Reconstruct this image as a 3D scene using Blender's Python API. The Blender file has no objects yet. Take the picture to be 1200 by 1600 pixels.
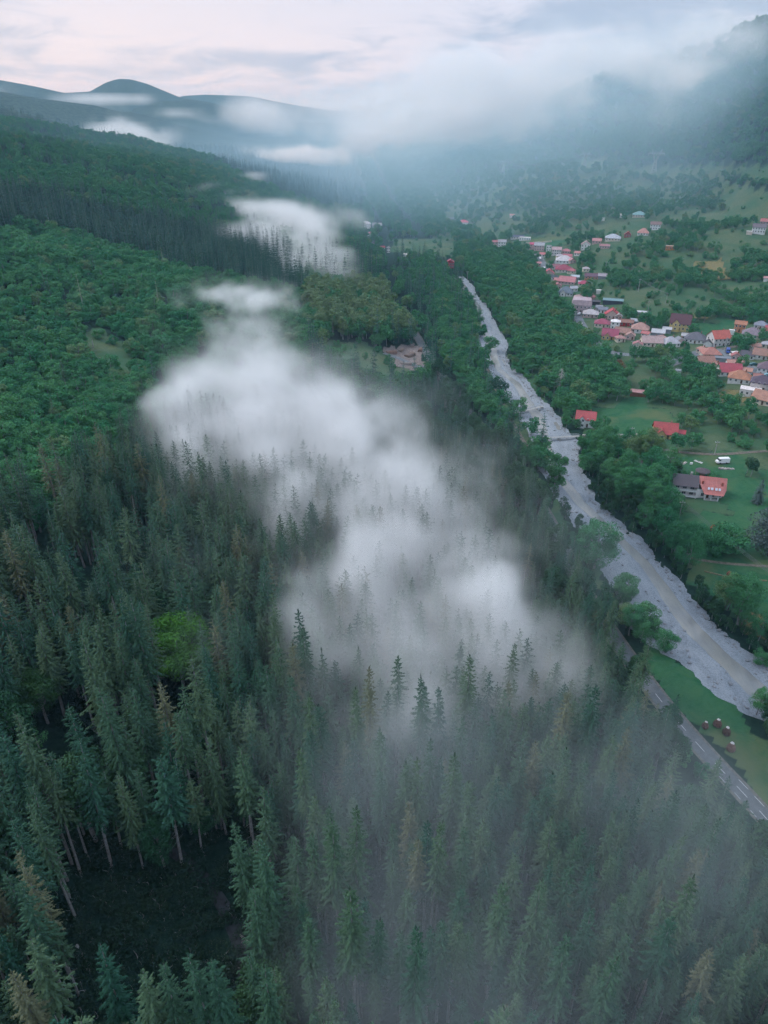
import bpy, bmesh, math, random
import numpy as np
from mathutils import Vector, Matrix

rng = random.Random(7)
nrg = np.random.RandomState(11)
S = bpy.context.scene
COL = S.collection

# ------------------------------------------------------------------ camera
CAMZ = 150.0
PITCH = math.radians(30.0)
FPX = 1110.0                       # focal length in pixels of the 1200 x 1600 photograph
cam_d = bpy.data.cameras.new('camera')
cam_d.sensor_fit = 'VERTICAL'
cam_d.sensor_height = 36.0
cam_d.lens = 36.0 * FPX / 1600.0
cam_d.clip_start = 0.5
cam_d.clip_end = 60000.0
cam = bpy.data.objects.new('camera', cam_d)
cam.location = (0, 0, CAMZ)
cam.rotation_euler = (math.radians(90) - PITCH, 0, 0)
COL.objects.link(cam)
S.camera = cam

# ------------------------------------------------------------------ world
SKY_SEED = (2.3, 0.4, 1.1)
SUN_EL, SUN_AZ = math.radians(48), math.radians(-70)      # azimuth measured from +Y towards +X
w = bpy.data.worlds.new('World')
S.world = w
w.use_nodes = True
nt = w.node_tree
nt.nodes.clear()
def N(tree, typ, **kw):
    n = tree.nodes.new(typ)
    for k, v in kw.items():
        if k == 'inputs':
            for kk, vv in v.items():
                n.inputs[kk].default_value = vv
        else:
            setattr(n, k, v)
    return n
def L(tree, a, b):
    tree.links.new(a, b)
def mathn(t, op, a, b=None, clamp=False):
    n = t.nodes.new('ShaderNodeMath'); n.operation = op; n.use_clamp = clamp
    for i, v in enumerate((a, b)):
        if v is None: continue
        if isinstance(v, (int, float)): n.inputs[i].default_value = v
        else: t.links.new(v, n.inputs[i])
    return n.outputs[0]
def mixc(t, fac, a, b, mode='MIX'):
    n = t.nodes.new('ShaderNodeMix'); n.data_type = 'RGBA'; n.blend_type = mode
    for s, v in ((n.inputs[0], fac), (n.inputs[6], a), (n.inputs[7], b)):
        if isinstance(v, (int, float)): s.default_value = v
        elif isinstance(v, tuple): s.default_value = (*v, 1) if len(v) == 3 else v
        else: t.links.new(v, s)
    return n.outputs[2]
def mapr(t, v, a, b, c=0.0, d=1.0, smooth=True):
    n = t.nodes.new('ShaderNodeMapRange')
    if smooth: n.interpolation_type = 'SMOOTHSTEP'
    t.links.new(v, n.inputs[0])
    for i, x in enumerate((a, b, c, d)): n.inputs[i + 1].default_value = x
    return n.outputs[0]
def noise(t, vec, scale, detail=4, rough=0.55, dist=0.0):
    n = t.nodes.new('ShaderNodeTexNoise')
    n.inputs['Scale'].default_value = scale; n.inputs['Detail'].default_value = detail
    n.inputs['Roughness'].default_value = rough; n.inputs['Distortion'].default_value = dist
    if vec is not None: t.links.new(vec, n.inputs['Vector'])
    return n.outputs['Fac']

sky = N(nt, 'ShaderNodeTexSky', sky_type='NISHITA', sun_disc=False)
sky.sun_elevation = SUN_EL
sky.sun_rotation = SUN_AZ
sky.altitude = 600; sky.dust_density = 2.0
tc = N(nt, 'ShaderNodeTexCoord')
sep = N(nt, 'ShaderNodeSeparateXYZ'); L(nt, tc.outputs['Generated'], sep.inputs[0])
stretch = N(nt, 'ShaderNodeVectorMath', operation='MULTIPLY'); L(nt, tc.outputs['Generated'], stretch.inputs[0]); stretch.inputs[1].default_value = (1.0, 1.0, 5.0)
sk_mp = N(nt, 'ShaderNodeVectorMath', operation='ADD'); L(nt, stretch.outputs[0], sk_mp.inputs[0]); sk_mp.inputs[1].default_value = SKY_SEED
n1 = noise(nt, sk_mp.outputs[0], 2.6, 6, 0.55, 0.6)
n2 = noise(nt, sk_mp.outputs[0], 9.0, 7, 0.62, 1.0)
nn = mathn(nt, 'ADD', mathn(nt, 'MULTIPLY', n1, 0.68), mathn(nt, 'MULTIPLY', n2, 0.32))
deck = mapr(nt, nn, 0.43, 0.56)
# warm glow of the low evening light along the western horizon (fades with height and away from the west)
glow_dir = (-0.80, 0.60, 0.0)
dotn = N(nt, 'ShaderNodeVectorMath', operation='DOT_PRODUCT'); L(nt, tc.outputs['Generated'], dotn.inputs[0]); dotn.inputs[1].default_value = glow_dir
west = mapr(nt, dotn.outputs['Value'], 0.35, 0.95)
low = mapr(nt, sep.outputs[2], 0.0, 0.22, 1.0, 0.0)
glow = mathn(nt, 'MULTIPLY', mathn(nt, 'MULTIPLY', west, low), mapr(nt, nn, 0.38, 0.6, 1.0, 0.35))
ctop = mixc(nt, deck, (5.6, 6.4, 7.8), (4.4, 5.2, 6.6))
chor = mixc(nt, deck, (6.9, 6.8, 8.0), (3.3, 4.1, 5.7))
lowall = mapr(nt, sep.outputs[2], 0.0, 0.20, 1.0, 0.0)
c1 = mixc(nt, lowall, ctop, chor)
c2 = mixc(nt, glow, c1, (8.9, 7.6, 7.6))
zen = mapr(nt, sep.outputs[2], 0.15, 0.85, 1.0, 1.9)      # an overcast sky is brightest overhead
zn = N(nt, 'ShaderNodeVectorMath', operation='SCALE'); L(nt, c2, zn.inputs[0]); L(nt, zen, zn.inputs['Scale'])
cloudy = mixc(nt, 0.9, sky.outputs[0], zn.outputs[0])
bg = N(nt, 'ShaderNodeBackground'); bg.inputs['Strength'].default_value = 0.10
L(nt, cloudy, bg.inputs['Color'])
wo = N(nt, 'ShaderNodeOutputWorld'); L(nt, bg.outputs[0], wo.inputs['Surface'])

sun_d = bpy.data.lights.new('sun', 'SUN')
sun_d.energy = 1.5
sun_d.angle = math.radians(12)
sun_d.color = (1.0, 0.96, 0.92)
sun = bpy.data.objects.new('sun', sun_d)
COL.objects.link(sun)
sd = Vector((math.sin(SUN_AZ) * math.cos(SUN_EL), math.cos(SUN_AZ) * math.cos(SUN_EL), math.sin(SUN_EL)))
sun.rotation_euler = sd.to_track_quat('Z', 'Y').to_euler()
sun.location = (0, 0, 400)

S.view_settings.view_transform = 'Standard'
S.view_settings.look = 'None'
S.view_settings.exposure = 0.28
S.view_settings.gamma = 1.0
S.view_settings.use_curve_mapping = False
S.render.engine = 'CYCLES'
cy = S.cycles
cy.use_denoising = True
cy.max_bounces = 5
cy.diffuse_bounces = 2
cy.glossy_bounces = 2
cy.transmission_bounces = 2
cy.transparent_max_bounces = 8
cy.volume_bounces = 3
cy.caustics_reflective = False
cy.caustics_refractive = False
cy.volume_step_rate = 1.6
cy.volume_max_steps = 256
cy.use_adaptive_sampling = True
cy.adaptive_threshold = 0.035

# ------------------------------------------------------------------ camera geometry helpers (photo pixels -> rays -> places)
CP, SP = math.cos(PITCH), math.sin(PITCH)
def ray(px, py):
    x = (px - 600.0) / FPX; y = (800.0 - py) / FPX
    return np.array([x, CP + y * SP, -SP + y * CP])
def at_z(px, py, z=0.0):
    d = ray(px, py)
    t = (z - CAMZ) / d[2]
    return np.array([0, 0, CAMZ]) + d * t
def project(X, Y, Z):
    dz = Z - CAMZ
    zc = Y * CP - dz * SP
    yc = Y * SP + dz * CP
    zz = np.where(zc > 1.0, zc, 1.0)
    return 600 + FPX * X / zz, 800 - FPX * yc / zz, zc

# ------------------------------------------------------------------ numpy noise
_perm = np.random.RandomState(5).rand(256, 256)
def vnoise(x, y):
    xi = np.floor(x).astype(int); yi = np.floor(y).astype(int)
    xf = x - xi; yf = y - yi
    u = xf * xf * (3 - 2 * xf); v = yf * yf * (3 - 2 * yf)
    a = _perm[xi & 255, yi & 255]; b = _perm[(xi + 1) & 255, yi & 255]
    c = _perm[xi & 255, (yi + 1) & 255]; d = _perm[(xi + 1) & 255, (yi + 1) & 255]
    return (a * (1 - u) + b * u) * (1 - v) + (c * (1 - u) + d * u) * v
def fbm(x, y, o=4):
    s = 0; a = 0.5; t = 0
    for i in range(o):
        s = s + a * vnoise(x * 2 ** i + 17.3 * i, y * 2 ** i + 9.1 * i); t += a; a *= 0.5
    return s / t
def sstep(x, a, b):
    t = np.clip((x - a) / (b - a), 0, 1)
    return t * t * (3 - 2 * t)

# ------------------------------------------------------------------ river and road courses (metres)
_riv = [(445, 712, 736), (465, 725, 747), (500, 743, 772), (540, 752, 791), (560, 763, 792), (600, 778, 822), (650, 812, 868), (690, 842, 900),
        (730, 846, 908), (780, 880, 925), (830, 908, 982), (880, 942, 1036), (930, 965, 1075), (980, 1000, 1120), (1030, 1060, 1180),
        (1070, 1112, 1235), (1110, 1170, 1300), (1180, 1290, 1430), (1260, 1430, 1590)]
RL = np.array([at_z(l, y, 0)[:2] for y, l, r in _riv])[::-1]
RR = np.array([at_z(r, y, 0)[:2] for y, l, r in _riv])[::-1]
RL = np.vstack([[RL[0][0] + 8, -150], RL, [45, 900], [5, 1300], [-20, 1800], [-60, 2600]])
RR = np.vstack([[RR[0][0] + 8, -150], RR, [58, 900], [18, 1300], [-5, 1800], [-40, 2600]])
def river_l(Y): return np.interp(Y, RL[:, 1], RL[:, 0])
def river_r(Y): return np.interp(Y, RR[:, 1], RR[:, 0])
_road = [(1290, 1215), (1240, 1160), (1200, 1122), (1150, 1076), (1100, 1036), (1060, 1004), (1000, 962), (930, 915), (857, 880), (790, 846), (700, 780), (640, 728), (590, 692), (560, 672), (520, 648), (470, 612)]
RD = np.array([at_z(x, y, 0)[:2] for y, x in _road])
RD = np.vstack([[RD[0][0] + 26, -150], [RD[0][0] + 9, 60], RD, [0, 1000], [-30, 1300], [-60, 1800], [-90, 2600]])
def road_x(Y): return np.interp(Y, RD[:, 1], RD[:, 0])

def floor_z(Y): return np.maximum(0, (Y - 900)) * 0.012

def _ridge(pts):
    out = []
    for px, py, R in pts:
        d = ray(px, py); h = math.hypot(d[0], d[1])
        out.append((math.atan2(d[0], d[1]), R, CAMZ + R * d[2] / h))
    out.sort()
    return np.array(out)
RIDGES = [  # crest polyline in the photograph with its distance in metres, slope in front, slope behind, tree height allowance
    (_ridge([(-900, 170, 1000), (-300, 180, 1050), (0, 192, 1130), (100, 200, 1150), (200, 222, 1180), (300, 243, 1210), (400, 262, 1240), (480, 276, 1260), (545, 292, 1280), (590, 330, 1290), (640, 420, 1300)]), 0.20, 0.30, 22),
    (_ridge([(-900, 110, 1900), (-300, 125, 1950), (0, 153, 2000), (60, 168, 2000), (130, 184, 2020), (220, 204, 2050), (300, 224, 2080), (380, 240, 2100), (470, 265, 2100), (545, 300, 2100), (600, 345, 2100)]), 0.22, 0.30, 18),
    (_ridge([(-900, 120, 2800), (-300, 128, 2800), (0, 139, 2900), (60, 150, 2900), (140, 160, 2900), (200, 170, 2950), (300, 194, 3000), (380, 213, 3000), (480, 240, 3000), (560, 275, 3000)]), 0.2, 0.3, 6),
    (_ridge([(150, 230, 3700), (210, 166, 3700), (250, 152, 3750), (290, 148, 3800), (330, 154, 3800), (370, 168, 3800), (410, 196, 3800), (480, 215, 3800), (560, 240, 3800)]), 0.2, 0.3, 0),
    (_ridge([(-1500, 120, 4600), (-500, 110, 4600), (0, 124, 4700), (50, 133, 4700), (100, 144, 4700), (140, 142, 4700), (165, 128, 4700), (185, 122, 4700), (205, 123, 4700), (230, 130, 4700), (285, 145, 4800), (350, 162, 4800), (450, 185, 4900), (560, 200, 4900)]), 0.25, 0.3, 0),
    (_ridge([(240, 160, 5800), (285, 143, 5800), (320, 141, 5800), (390, 144, 5800), (450, 156, 5800), (520, 166, 5800), (700, 170, 5800), (900, 165, 5800)]), 0.25, 0.3, 0),
    (_ridge([(400, 300, 2500), (440, 268, 2500), (500, 243, 2500), (540, 228, 2500), (600, 208, 2450), (650, 200, 2400), (720, 196, 2350), (800, 185, 2300), (870, 170, 2300)]), 0.20, 0.3, 8),
    (_ridge([(700, 262, 1950), (760, 225, 1950), (800, 190, 1900), (860, 150, 1850), (950, 112, 1800), (1010, 92, 1750), (1060, 80, 1700), (1100, 71, 1650), (1150, 46, 1600), (1200, 24, 1560), (1300, -25, 1500), (1500, -80, 1400), (2200, -150, 1250), (4000, -200, 1100)]), 0.42, 0.3, 6),
]
def smax(a, b, k):
    h = np.clip(0.5 + 0.5 * (a - b) / k, 0, 1)
    return b * (1 - h) + a * h + k * h * (1 - h)

def hterr(X, Y):
    X = np.asarray(X, float); Y = np.asarray(Y, float)
    fz = floor_z(Y)
    xr = road_x(Y); xl = river_l(Y); xR = river_r(Y)
    d = xr - X - 7
    dp = np.maximum(d, 0)
    n = fbm(X / 160 + 3, Y / 160 + 8, 4) - 0.5
    n2 = fbm(X / 45 + 13, Y / 45 + 1, 3) - 0.5
    left = 0.235 * (np.sqrt(dp * dp + 400) - 20) * (1 - 0.25 * sstep(dp, 300, 900)) + np.minimum(dp / 90, 1) * (n * 26 + n2 * 5) * (1 - 0.3 * sstep(Y, 0, 200) * (1 - sstep(Y, 300, 600)))
    left = left * (1 - 0.65 * sstep(Y, 1300, 1700))
    e = X - xR - 4
    ep = np.maximum(e, 0)
    right = 0.035 * ep + 0.075 * (np.sqrt(np.maximum(ep - 70, 0) ** 2 + 900) - 30) + 0.03 * np.clip(Y - 700, 0, 900) * sstep(ep, 40, 200)
    right = right + np.minimum(ep / 160, 1) ** 1.3 * (n * 24 + n2 * 4)
    r = np.hypot(X, Y); th = np.arctan2(X, Y)
    base = fz * (1 - sstep(r, 3000, 4500)) + (left + np.maximum(right, 0)) * (1 - sstep(r, 2000, 3000))
    for pts, s1, s2, tall in RIDGES:
        R = np.interp(th, pts[:, 0], pts[:, 1]); Z = np.interp(th, pts[:, 0], pts[:, 2]) - tall
        off = np.maximum(np.maximum(pts[0, 0] - th, th - pts[-1, 0]), 0) * r
        Z = Z - off * 0.35
        dd = r - R
        amp = np.minimum(1, np.abs(dd) / 250.0)
        spur = (fbm(th * R / 420 + 5, dd / 420 + 2, 3) - 0.5)
        z = Z - np.where(dd < 0, -dd * s1, dd * s2) * (1 + 0.9 * spur) + amp * spur * 40
        base = np.where(r > 500, smax(base, np.maximum(z, -60), 12.0), base)
    # river channel
    inside = np.minimum(X - xl, xR - X) + (fbm(X / 7 + 2, Y / 11 + 3, 3) - 0.58) * 6.5
    inside = np.where(Y > 725, -9, inside)
    ch = sstep(inside, -3.0, 3.0)
    base = base * (1 - ch) + (fz - 2.2) * ch
    return base

def on_ground(px, py, off=0.0):
    """where the sight line through a photo pixel meets the terrain raised by off"""
    d = ray(px, py)
    ts = np.concatenate([np.arange(40, 400, 1.5), np.arange(400, 1500, 5), np.arange(1500, 7000, 20)])
    P = np.array([0, 0, CAMZ])[None] + d[None] * ts[:, None]
    g = hterr(P[:, 0], P[:, 1]) + off
    below = np.nonzero(P[:, 2] < g)[0]
    if len(below) == 0: return P[-1]
    i = below[0]
    if i == 0: return P[0]
    a = P[i - 1, 2] - g[i - 1]; b = g[i] - P[i, 2]
    t = a / (a + b + 1e-9)
    return P[i - 1] * (1 - t) + P[i] * t

# ------------------------------------------------------------------ mesh / object helpers
def mesh_np(name, v, f, mats=(), midx=None, smooth=False):
    """f: array (n,3) or (n,4) or list of arrays"""
    me = bpy.data.meshes.new(name)
    fl = f if isinstance(f, list) else [f]
    fl = [np.asarray(a, np.int32) for a in fl if len(a)]
    v = np.asarray(v, np.float32)
    me.vertices.add(len(v)); me.vertices.foreach_set('co', v.ravel())
    idx = np.concatenate([a.ravel() for a in fl])
    tot = np.concatenate([np.full(len(a), a.shape[1], np.int32) for a in fl])
    start = np.concatenate([[0], np.cumsum(tot)[:-1]]).astype(np.int32)
    me.loops.add(len(idx)); me.loops.foreach_set('vertex_index', idx)
    me.polygons.add(len(tot)); me.polygons.foreach_set('loop_start', start)
    try: me.polygons.foreach_set('loop_total', tot)
    except Exception: pass
    for m in mats: me.materials.append(m)
    if midx is not None: me.polygons.foreach_set('material_index', np.asarray(midx, np.int32))
    me.polygons.foreach_set('use_smooth', np.full(len(tot), bool(smooth)))
    me.update(calc_edges=True)
    me.validate()
    return me
def link(name, data, parent=None, loc=None, rot=None, scale=None):
    o = bpy.data.objects.new(name, data)
    COL.objects.link(o)
    if parent is not None: o.parent = parent
    if loc is not None: o.location = loc
    if rot is not None: o.rotation_euler = rot
    if scale is not None: o.scale = scale
    return o
def tag(o, label=None, cat=None, group=None, kind=None):
    if label: o['label'] = label
    if cat: o['category'] = cat
    if group: o['group'] = group
    if kind: o['kind'] = kind
    return o
def copy_thing(src, loc, rz=0.0, sc=1.0, label=None, group=None):
    """a copy of a thing with copies of its parts and sub-parts (mesh data shared)"""
    r = src.copy(); COL.objects.link(r)
    r.location = loc; r.rotation_euler = (0, 0, rz)
    r.scale = sc if isinstance(sc, tuple) else (sc, sc, sc)
    if label: r['label'] = label
    if group: r['group'] = group
    for c in list(src.children):
        d = c.copy(); COL.objects.link(d); d.parent = r
        for g in list(c.children):
            h = g.copy(); COL.objects.link(h); h.parent = d
    return r

def mat(name, color, rough=0.85, spec=0.2, var=0.0, nscale=1.0, bump=0.0, color2=None, coords='Object', metal=0.0):
    m = bpy.data.materials.new(name); m.use_nodes = True
    t = m.node_tree; b = t.nodes['Principled BSDF']
    b.inputs['Roughness'].default_value = rough
    b.inputs['Specular IOR Level'].default_value = spec
    b.inputs['Metallic'].default_value = metal
    c2 = color2 or tuple(x * (1 - var) for x in color)
    tcn = N(t, 'ShaderNodeTexCoord')
    f = noise(t, tcn.outputs[coords], nscale, 5, 0.6)
    f2 = mapr(t, f, 0.3, 0.7)
    L(t, mixc(t, f2, color, c2), b.inputs['Base Color'])
    if bump:
        bp = N(t, 'ShaderNodeBump'); bp.inputs['Strength'].default_value = bump; bp.inputs['Distance'].default_value = 0.1
        L(t, f, bp.inputs['Height']); L(t, bp.outputs[0], b.inputs['Normal'])
    return m
# ------------------------------------------------------------------ land cover (polygons in photo pixels, tested on the terrain point)
def inpoly(px, py, poly):
    r = np.zeros(px.shape, bool); n = len(poly)
    for i in range(n):
        x1, y1 = poly[i]; x2, y2 = poly[(i + 1) % n]
        c = ((y1 > py) != (y2 > py)) & (px < (x2 - x1) * (py - y1) / ((y2 - y1) + 1e-9) + x1)
        r ^= c
    return r
# open ground: 1 lush meadow, 2 dry / brown grass, 3 bare soil or lot, 4 scrubby clearing
OPEN = [
    (1, [(1002, 1000), (1060, 1035), (1130, 1085), (1215, 1175), (1240, 1290), (1200, 1262), (1100, 1140), (1018, 1050)]),
    (1, [(1050, 812), (1100, 800), (1220, 815), (1330, 900), (1330, 1000), (1240, 985), (1130, 948), (1085, 905), (1062, 860)]),
    (2, [(1146, 952), (1240, 965), (1240, 992), (1160, 990)]),
    (1, [(1130, 745), (1240, 735), (1260, 815), (1135, 815)]),
    (1, [(1020, 712), (1165, 700), (1170, 742), (1060, 752), (1025, 735)]),
    (1, [(925, 632), (1000, 622), (1050, 640), (1048, 682), (1010, 700), (960, 694), (930, 668)]),
    (2, [(1130, 606), (1180, 612), (1165, 636), (1118, 630)]),
    (1, [(1080, 500), (1160, 500), (1165, 528), (1120, 545), (1075, 525)]),
    (2, [(1040, 488), (1110, 480), (1120, 494), (1050, 502)]),
    (4, [(925, 455), (1075, 448), (1140, 470), (1090, 486), (1010, 505), (950, 478)]),
    (4, [(1110, 440), (1200, 445), (1215, 470), (1120, 465)]),
    (2, [(1085, 412), (1130, 405), (1145, 432), (1100, 440)]),
    (4, [(1095, 375), (1200, 350), (1210, 395), (1130, 400)]),
    (4, [(960, 358), (1010, 345), (1100, 325), (1110, 338), (1030, 350), (975, 368)]),
    (4, [(940, 268), (1010, 262), (1120, 258), (1210, 258), (1210, 292), (1150, 275), (1060, 278), (960, 274)]),
    (4, [(905, 250), (948, 246), (945, 262), (900, 266)]),
    (4, [(1130, 290), (1210, 300), (1210, 345), (1160, 350), (1120, 320)]),
    (4, [(925, 400), (965, 396), (970, 412), (930, 418)]),
    (4, [(612, 372), (700, 372), (712, 398), (650, 402), (610, 392)]),
    (4, [(690, 332), (725, 330), (735, 345), (700, 348)]),
    (1, [(800, 366), (880, 370), (900, 385), (830, 390)]),
    (4, [(470, 528), (560, 532), (640, 560), (662, 590), (652, 612), (590, 606), (520, 590)]),
    (3, [(600, 545), (640, 535), (672, 560), (672, 584), (650, 582), (620, 566)]),
    (4, [(805, 580), (835, 585), (860, 640), (880, 660), (868, 672), (830, 634)]),
    (4, [(745, 540), (756, 548), (800, 640), (838, 700), (848, 730), (836, 735), (800, 676), (765, 620)]),
    (1, [(838, 725), (850, 728), (885, 800), (905, 850), (950, 905), (962, 960), (945, 940), (905, 880), (870, 810)]),
    (4, [(120, 520), (165, 510), (210, 560), (230, 595), (180, 585), (150, 570)]),
]
BUILT = []          # (x, y, radius) of places where no tree may stand, filled by the village below
def cover_at(px, py, X, Y):
    c = np.zeros(px.shape, int)
    k = np.clip((py - 200) / 500, .15, 1)
    px = px + (fbm(X / 14 + 3, Y / 14 + 5, 4) - .5) * 60 * k; py = py + (fbm(X / 14 + 33, Y / 14 + 15, 4) - .5) * 36 * k
    for k, poly in OPEN:
        c[inpoly(px, py, poly)] = k
    return c
Z_SPRUCE_NEAR = [(-400, 880), (0, 860), (60, 835), (110, 790), (170, 745), (235, 710), (330, 690), (480, 680), (600, 660), (650, 610), (700, 610), (770, 660), (845, 740), (905, 870), (960, 960), (1012, 1060), (1100, 1185), (1210, 1310), (1400, 1700), (1400, 2400), (-600, 2400), (-600, 760)]
Z_BELT = [(-200, 300), (60, 308), (130, 326), (260, 350), (400, 372), (445, 392), (475, 425), (490, 470), (440, 462), (380, 448), (290, 432), (200, 402), (100, 372), (0, 360), (-200, 350)]
Z_SHRUB = [(-300, 350), (0, 362), (100, 376), (200, 406), (290, 436), (380, 450), (470, 475), (500, 540), (420, 640), (300, 700), (235, 712), (165, 750), (105, 795), (60, 840), (0, 865), (-300, 880)]
Z_FARBELT = [(330, 255), (560, 282), (570, 330), (500, 330), (400, 290)]

# ------------------------------------------------------------------ terrain sheet
def terrain():
    az = np.concatenate([np.arange(-180, -46, 4.0), np.arange(-46, 46, 0.2), np.arange(46, 180, 4.0)])
    r = [0.0, 12.0, 22.0]
    while r[-1] < 16000:
        k = 1.0145 if r[-1] < 900 else (1.02 if r[-1] < 3000 else 1.05)
        r.append(r[-1] * k)
    r = np.array(r)
    A, R = np.meshgrid(np.radians(az), r, indexing='ij')
    X = R * np.sin(A); Y = R * np.cos(A)
    Z = hterr(X, Y)
    Z = np.where(R > 9000, Z * (1 - sstep(R, 9000, 14000)), Z)
    # small relief
    px, py, zc = project(X, Y, Z)
    cov = np.where(zc > 5, cover_at(px, py, X, Y), 0)
    v = np.stack([X, Y, Z], -1).reshape(-1, 3)
    na, nr = A.shape
    i = np.arange(na)[:, None] * nr + np.arange(nr - 1)[None]
    i2 = (((np.arange(na) + 1) % na)[:, None]) * nr + np.arange(nr - 1)[None]
    f = np.stack([i, i + 1, i2 + 1, i2], -1).reshape(-1, 4)
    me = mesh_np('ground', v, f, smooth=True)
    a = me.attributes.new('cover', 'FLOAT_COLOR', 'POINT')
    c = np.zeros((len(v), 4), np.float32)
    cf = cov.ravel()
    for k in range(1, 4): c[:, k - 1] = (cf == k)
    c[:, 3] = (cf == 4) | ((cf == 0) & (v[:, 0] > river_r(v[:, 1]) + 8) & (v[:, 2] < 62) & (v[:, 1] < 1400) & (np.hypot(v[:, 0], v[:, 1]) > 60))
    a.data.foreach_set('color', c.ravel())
    m = bpy.data.materials.new('ground_cover'); m.use_nodes = True
    t = m.node_tree; b = t.nodes['Principled BSDF']
    b.inputs['Roughness'].default_value = 0.95; b.inputs['Specular IOR Level'].default_value = 0.1
    at = N(t, 'ShaderNodeAttribute', attribute_name='cover')
    sp = N(t, 'ShaderNodeSeparateColor'); L(t, at.outputs['Color'], sp.inputs[0])
    g = N(t, 'ShaderNodeNewGeometry')
    big = noise(t, g.outputs['Position'], 0.035, 5, 0.6)
    fine = noise(t, g.outputs['Position'], 0.6, 5, 0.7)
    rag = noise(t, g.outputs['Position'], 0.25, 5, 0.7)
    def ragged(v): return mapr(t, mathn(t, 'ADD', v, mathn(t, 'MULTIPLY', mathn(t, 'SUBTRACT', rag, 0.5), 1.6)), 0.3, 0.7)
    mow = noise(t, g.outputs['Position'], 0.11, 6, 0.68, 1.4)
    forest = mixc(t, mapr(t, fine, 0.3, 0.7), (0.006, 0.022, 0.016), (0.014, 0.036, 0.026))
    # beyond the planted trees the ground sheet itself is the wooded slope
    far_tex = N(t, 'ShaderNodeTexVoronoi'); far_tex.inputs['Scale'].default_value = 0.085; L(t, g.outputs['Position'], far_tex.inputs['Vector'])
    woods = mixc(t, mapr(t, far_tex.outputs['Distance'], 0.1, 0.9), (0.045, 0.075, 0.05), (0.014, 0.028, 0.022))
    ln = N(t, 'ShaderNodeVectorMath', operation='LENGTH'); L(t, g.outputs['Position'], ln.inputs[0])
    forest = mixc(t, mapr(t, ln.outputs['Value'], 1700, 2100), forest, woods)
    lush = mixc(t, mapr(t, mow, 0.3, 0.7), (0.010, 0.078, 0.036), (0.042, 0.108, 0.046))
    lush = mixc(t, mapr(t, fine, 0.35, 0.8), lush, (0.038, 0.11, 0.058))
    lush = mixc(t, mapr(t, big, 0.48, 0.68), lush, (0.085, 0.115, 0.055))
    dry = mixc(t, mapr(t, fine, 0.3, 0.7), (0.19, 0.15, 0.08), (0.11, 0.12, 0.05))
    soil = mixc(t, mapr(t, fine, 0.3, 0.7), (0.24, 0.20, 0.19), (0.13, 0.11, 0.10))
    scrub = mixc(t, mapr(t, big, 0.35, 0.65), (0.035, 0.095, 0.050), (0.085, 0.115, 0.065))
    scrub = mixc(t, mapr(t, fine, 0.4, 0.75), scrub, (0.045, 0.08, 0.04))
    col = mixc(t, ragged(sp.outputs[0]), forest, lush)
    col = mixc(t, ragged(sp.outputs[1]), col, dry)
    col = mixc(t, ragged(sp.outputs[2]), col, soil)
    col = mixc(t, ragged(at.outputs['Alpha']), col, scrub)
    L(t, col, b.inputs['Base Color'])
    bp = N(t, 'ShaderNodeBump'); bp.inputs['Strength'].default_value = 0.6; bp.inputs['Distance'].default_value = 0.5
    L(t, fine, bp.inputs['Height']); L(t, bp.outputs[0], b.inputs['Normal'])
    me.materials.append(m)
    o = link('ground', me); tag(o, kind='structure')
    return o
terrain()

# ------------------------------------------------------------------ strips laid along a course
def strip(name, xs_l, xs_r, ys, nw, zf, m, attr=None):
    v = []; 
    T = np.linspace(0, 1, nw)
    P = []
    for l, r, y in zip(xs_l, xs_r, ys):
        P.append([(l + (r - l) * t, y) for t in T])
    P = np.array(P)
    Z = zf(P[..., 0], P[..., 1], np.broadcast_to(T, P.shape[:2]))
    v = np.concatenate([P, Z[..., None]], -1).reshape(-1, 3)
    n = len(ys)
    i = np.arange(n - 1)[:, None] * nw + np.arange(nw - 1)[None]
    f = np.stack([i, i + 1, i + nw + 1, i + nw], -1).reshape(-1, 4)
    me = mesh_np(name, v, f, [m], smooth=True)
    return link(name, me)

# gravel bed with braided channels: where the bed dips below the water sheet the water shows
CH = np.array([  # fraction of the bed width (0 left bank .. 1 right bank) where the main stream runs, by distance
    (60, .50, .30), (110, .52, .30), (130, .47, .30), (150, .50, .27), (165, .62, .22), (185, .70, .18), (205, .74, .17), (230, .72, .18), (252, .66, .2), (275, .52, .34), (300, .25, .22),
    (330, .22, .2), (365, .5, .3), (420, .72, .2), (450, .30, .25), (500, .45, .35), (540, .3, .25), (570, .15, .2), (600, .6, .3), (700, .5, .3), (900, .5, .3)])
def bed_z(X, Y, T):
    T0 = (X - river_l(Y)) / (river_r(Y) - river_l(Y)); out = np.maximum(np.maximum(-T0, T0 - 1), 0) * (river_r(Y) - river_l(Y)); T = np.clip(T0, 0, 1)
    fz = floor_z(Y)
    c = np.interp(Y, CH[:, 0], CH[:, 1]); wd = np.interp(Y, CH[:, 0], CH[:, 2])
    cc = np.exp(-((T - c) / (wd * 0.62)) ** 4)
    n = fbm(X / 9, Y / 22, 4) - 0.5
    n2 = fbm(X / 2.2 + 40, Y / 3.5, 3) - 0.5
    side = np.exp(-((T - np.mod(c + 0.45, 1)) / 0.10) ** 2) * (fbm(X / 15 + 9, Y / 40, 2) > 0.45) * 0.45
    z = fz - 0.55 + n * 0.7 + n2 * 0.22 - cc * 0.75 - side * 0.5
    edge = sstep(T, 0.04, 0.0) + sstep(1 - T, 0.04, 0.0)
    return z + edge * 0.35 - np.minimum(out * 0.03, 0.2)
ys = np.concatenate([np.arange(60, 260, 0.7), np.arange(260, 500, 1.4), np.arange(500, 760, 3)])
m_gravel = bpy.data.materials.new('river_gravel'); m_gravel.use_nodes = True
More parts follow.
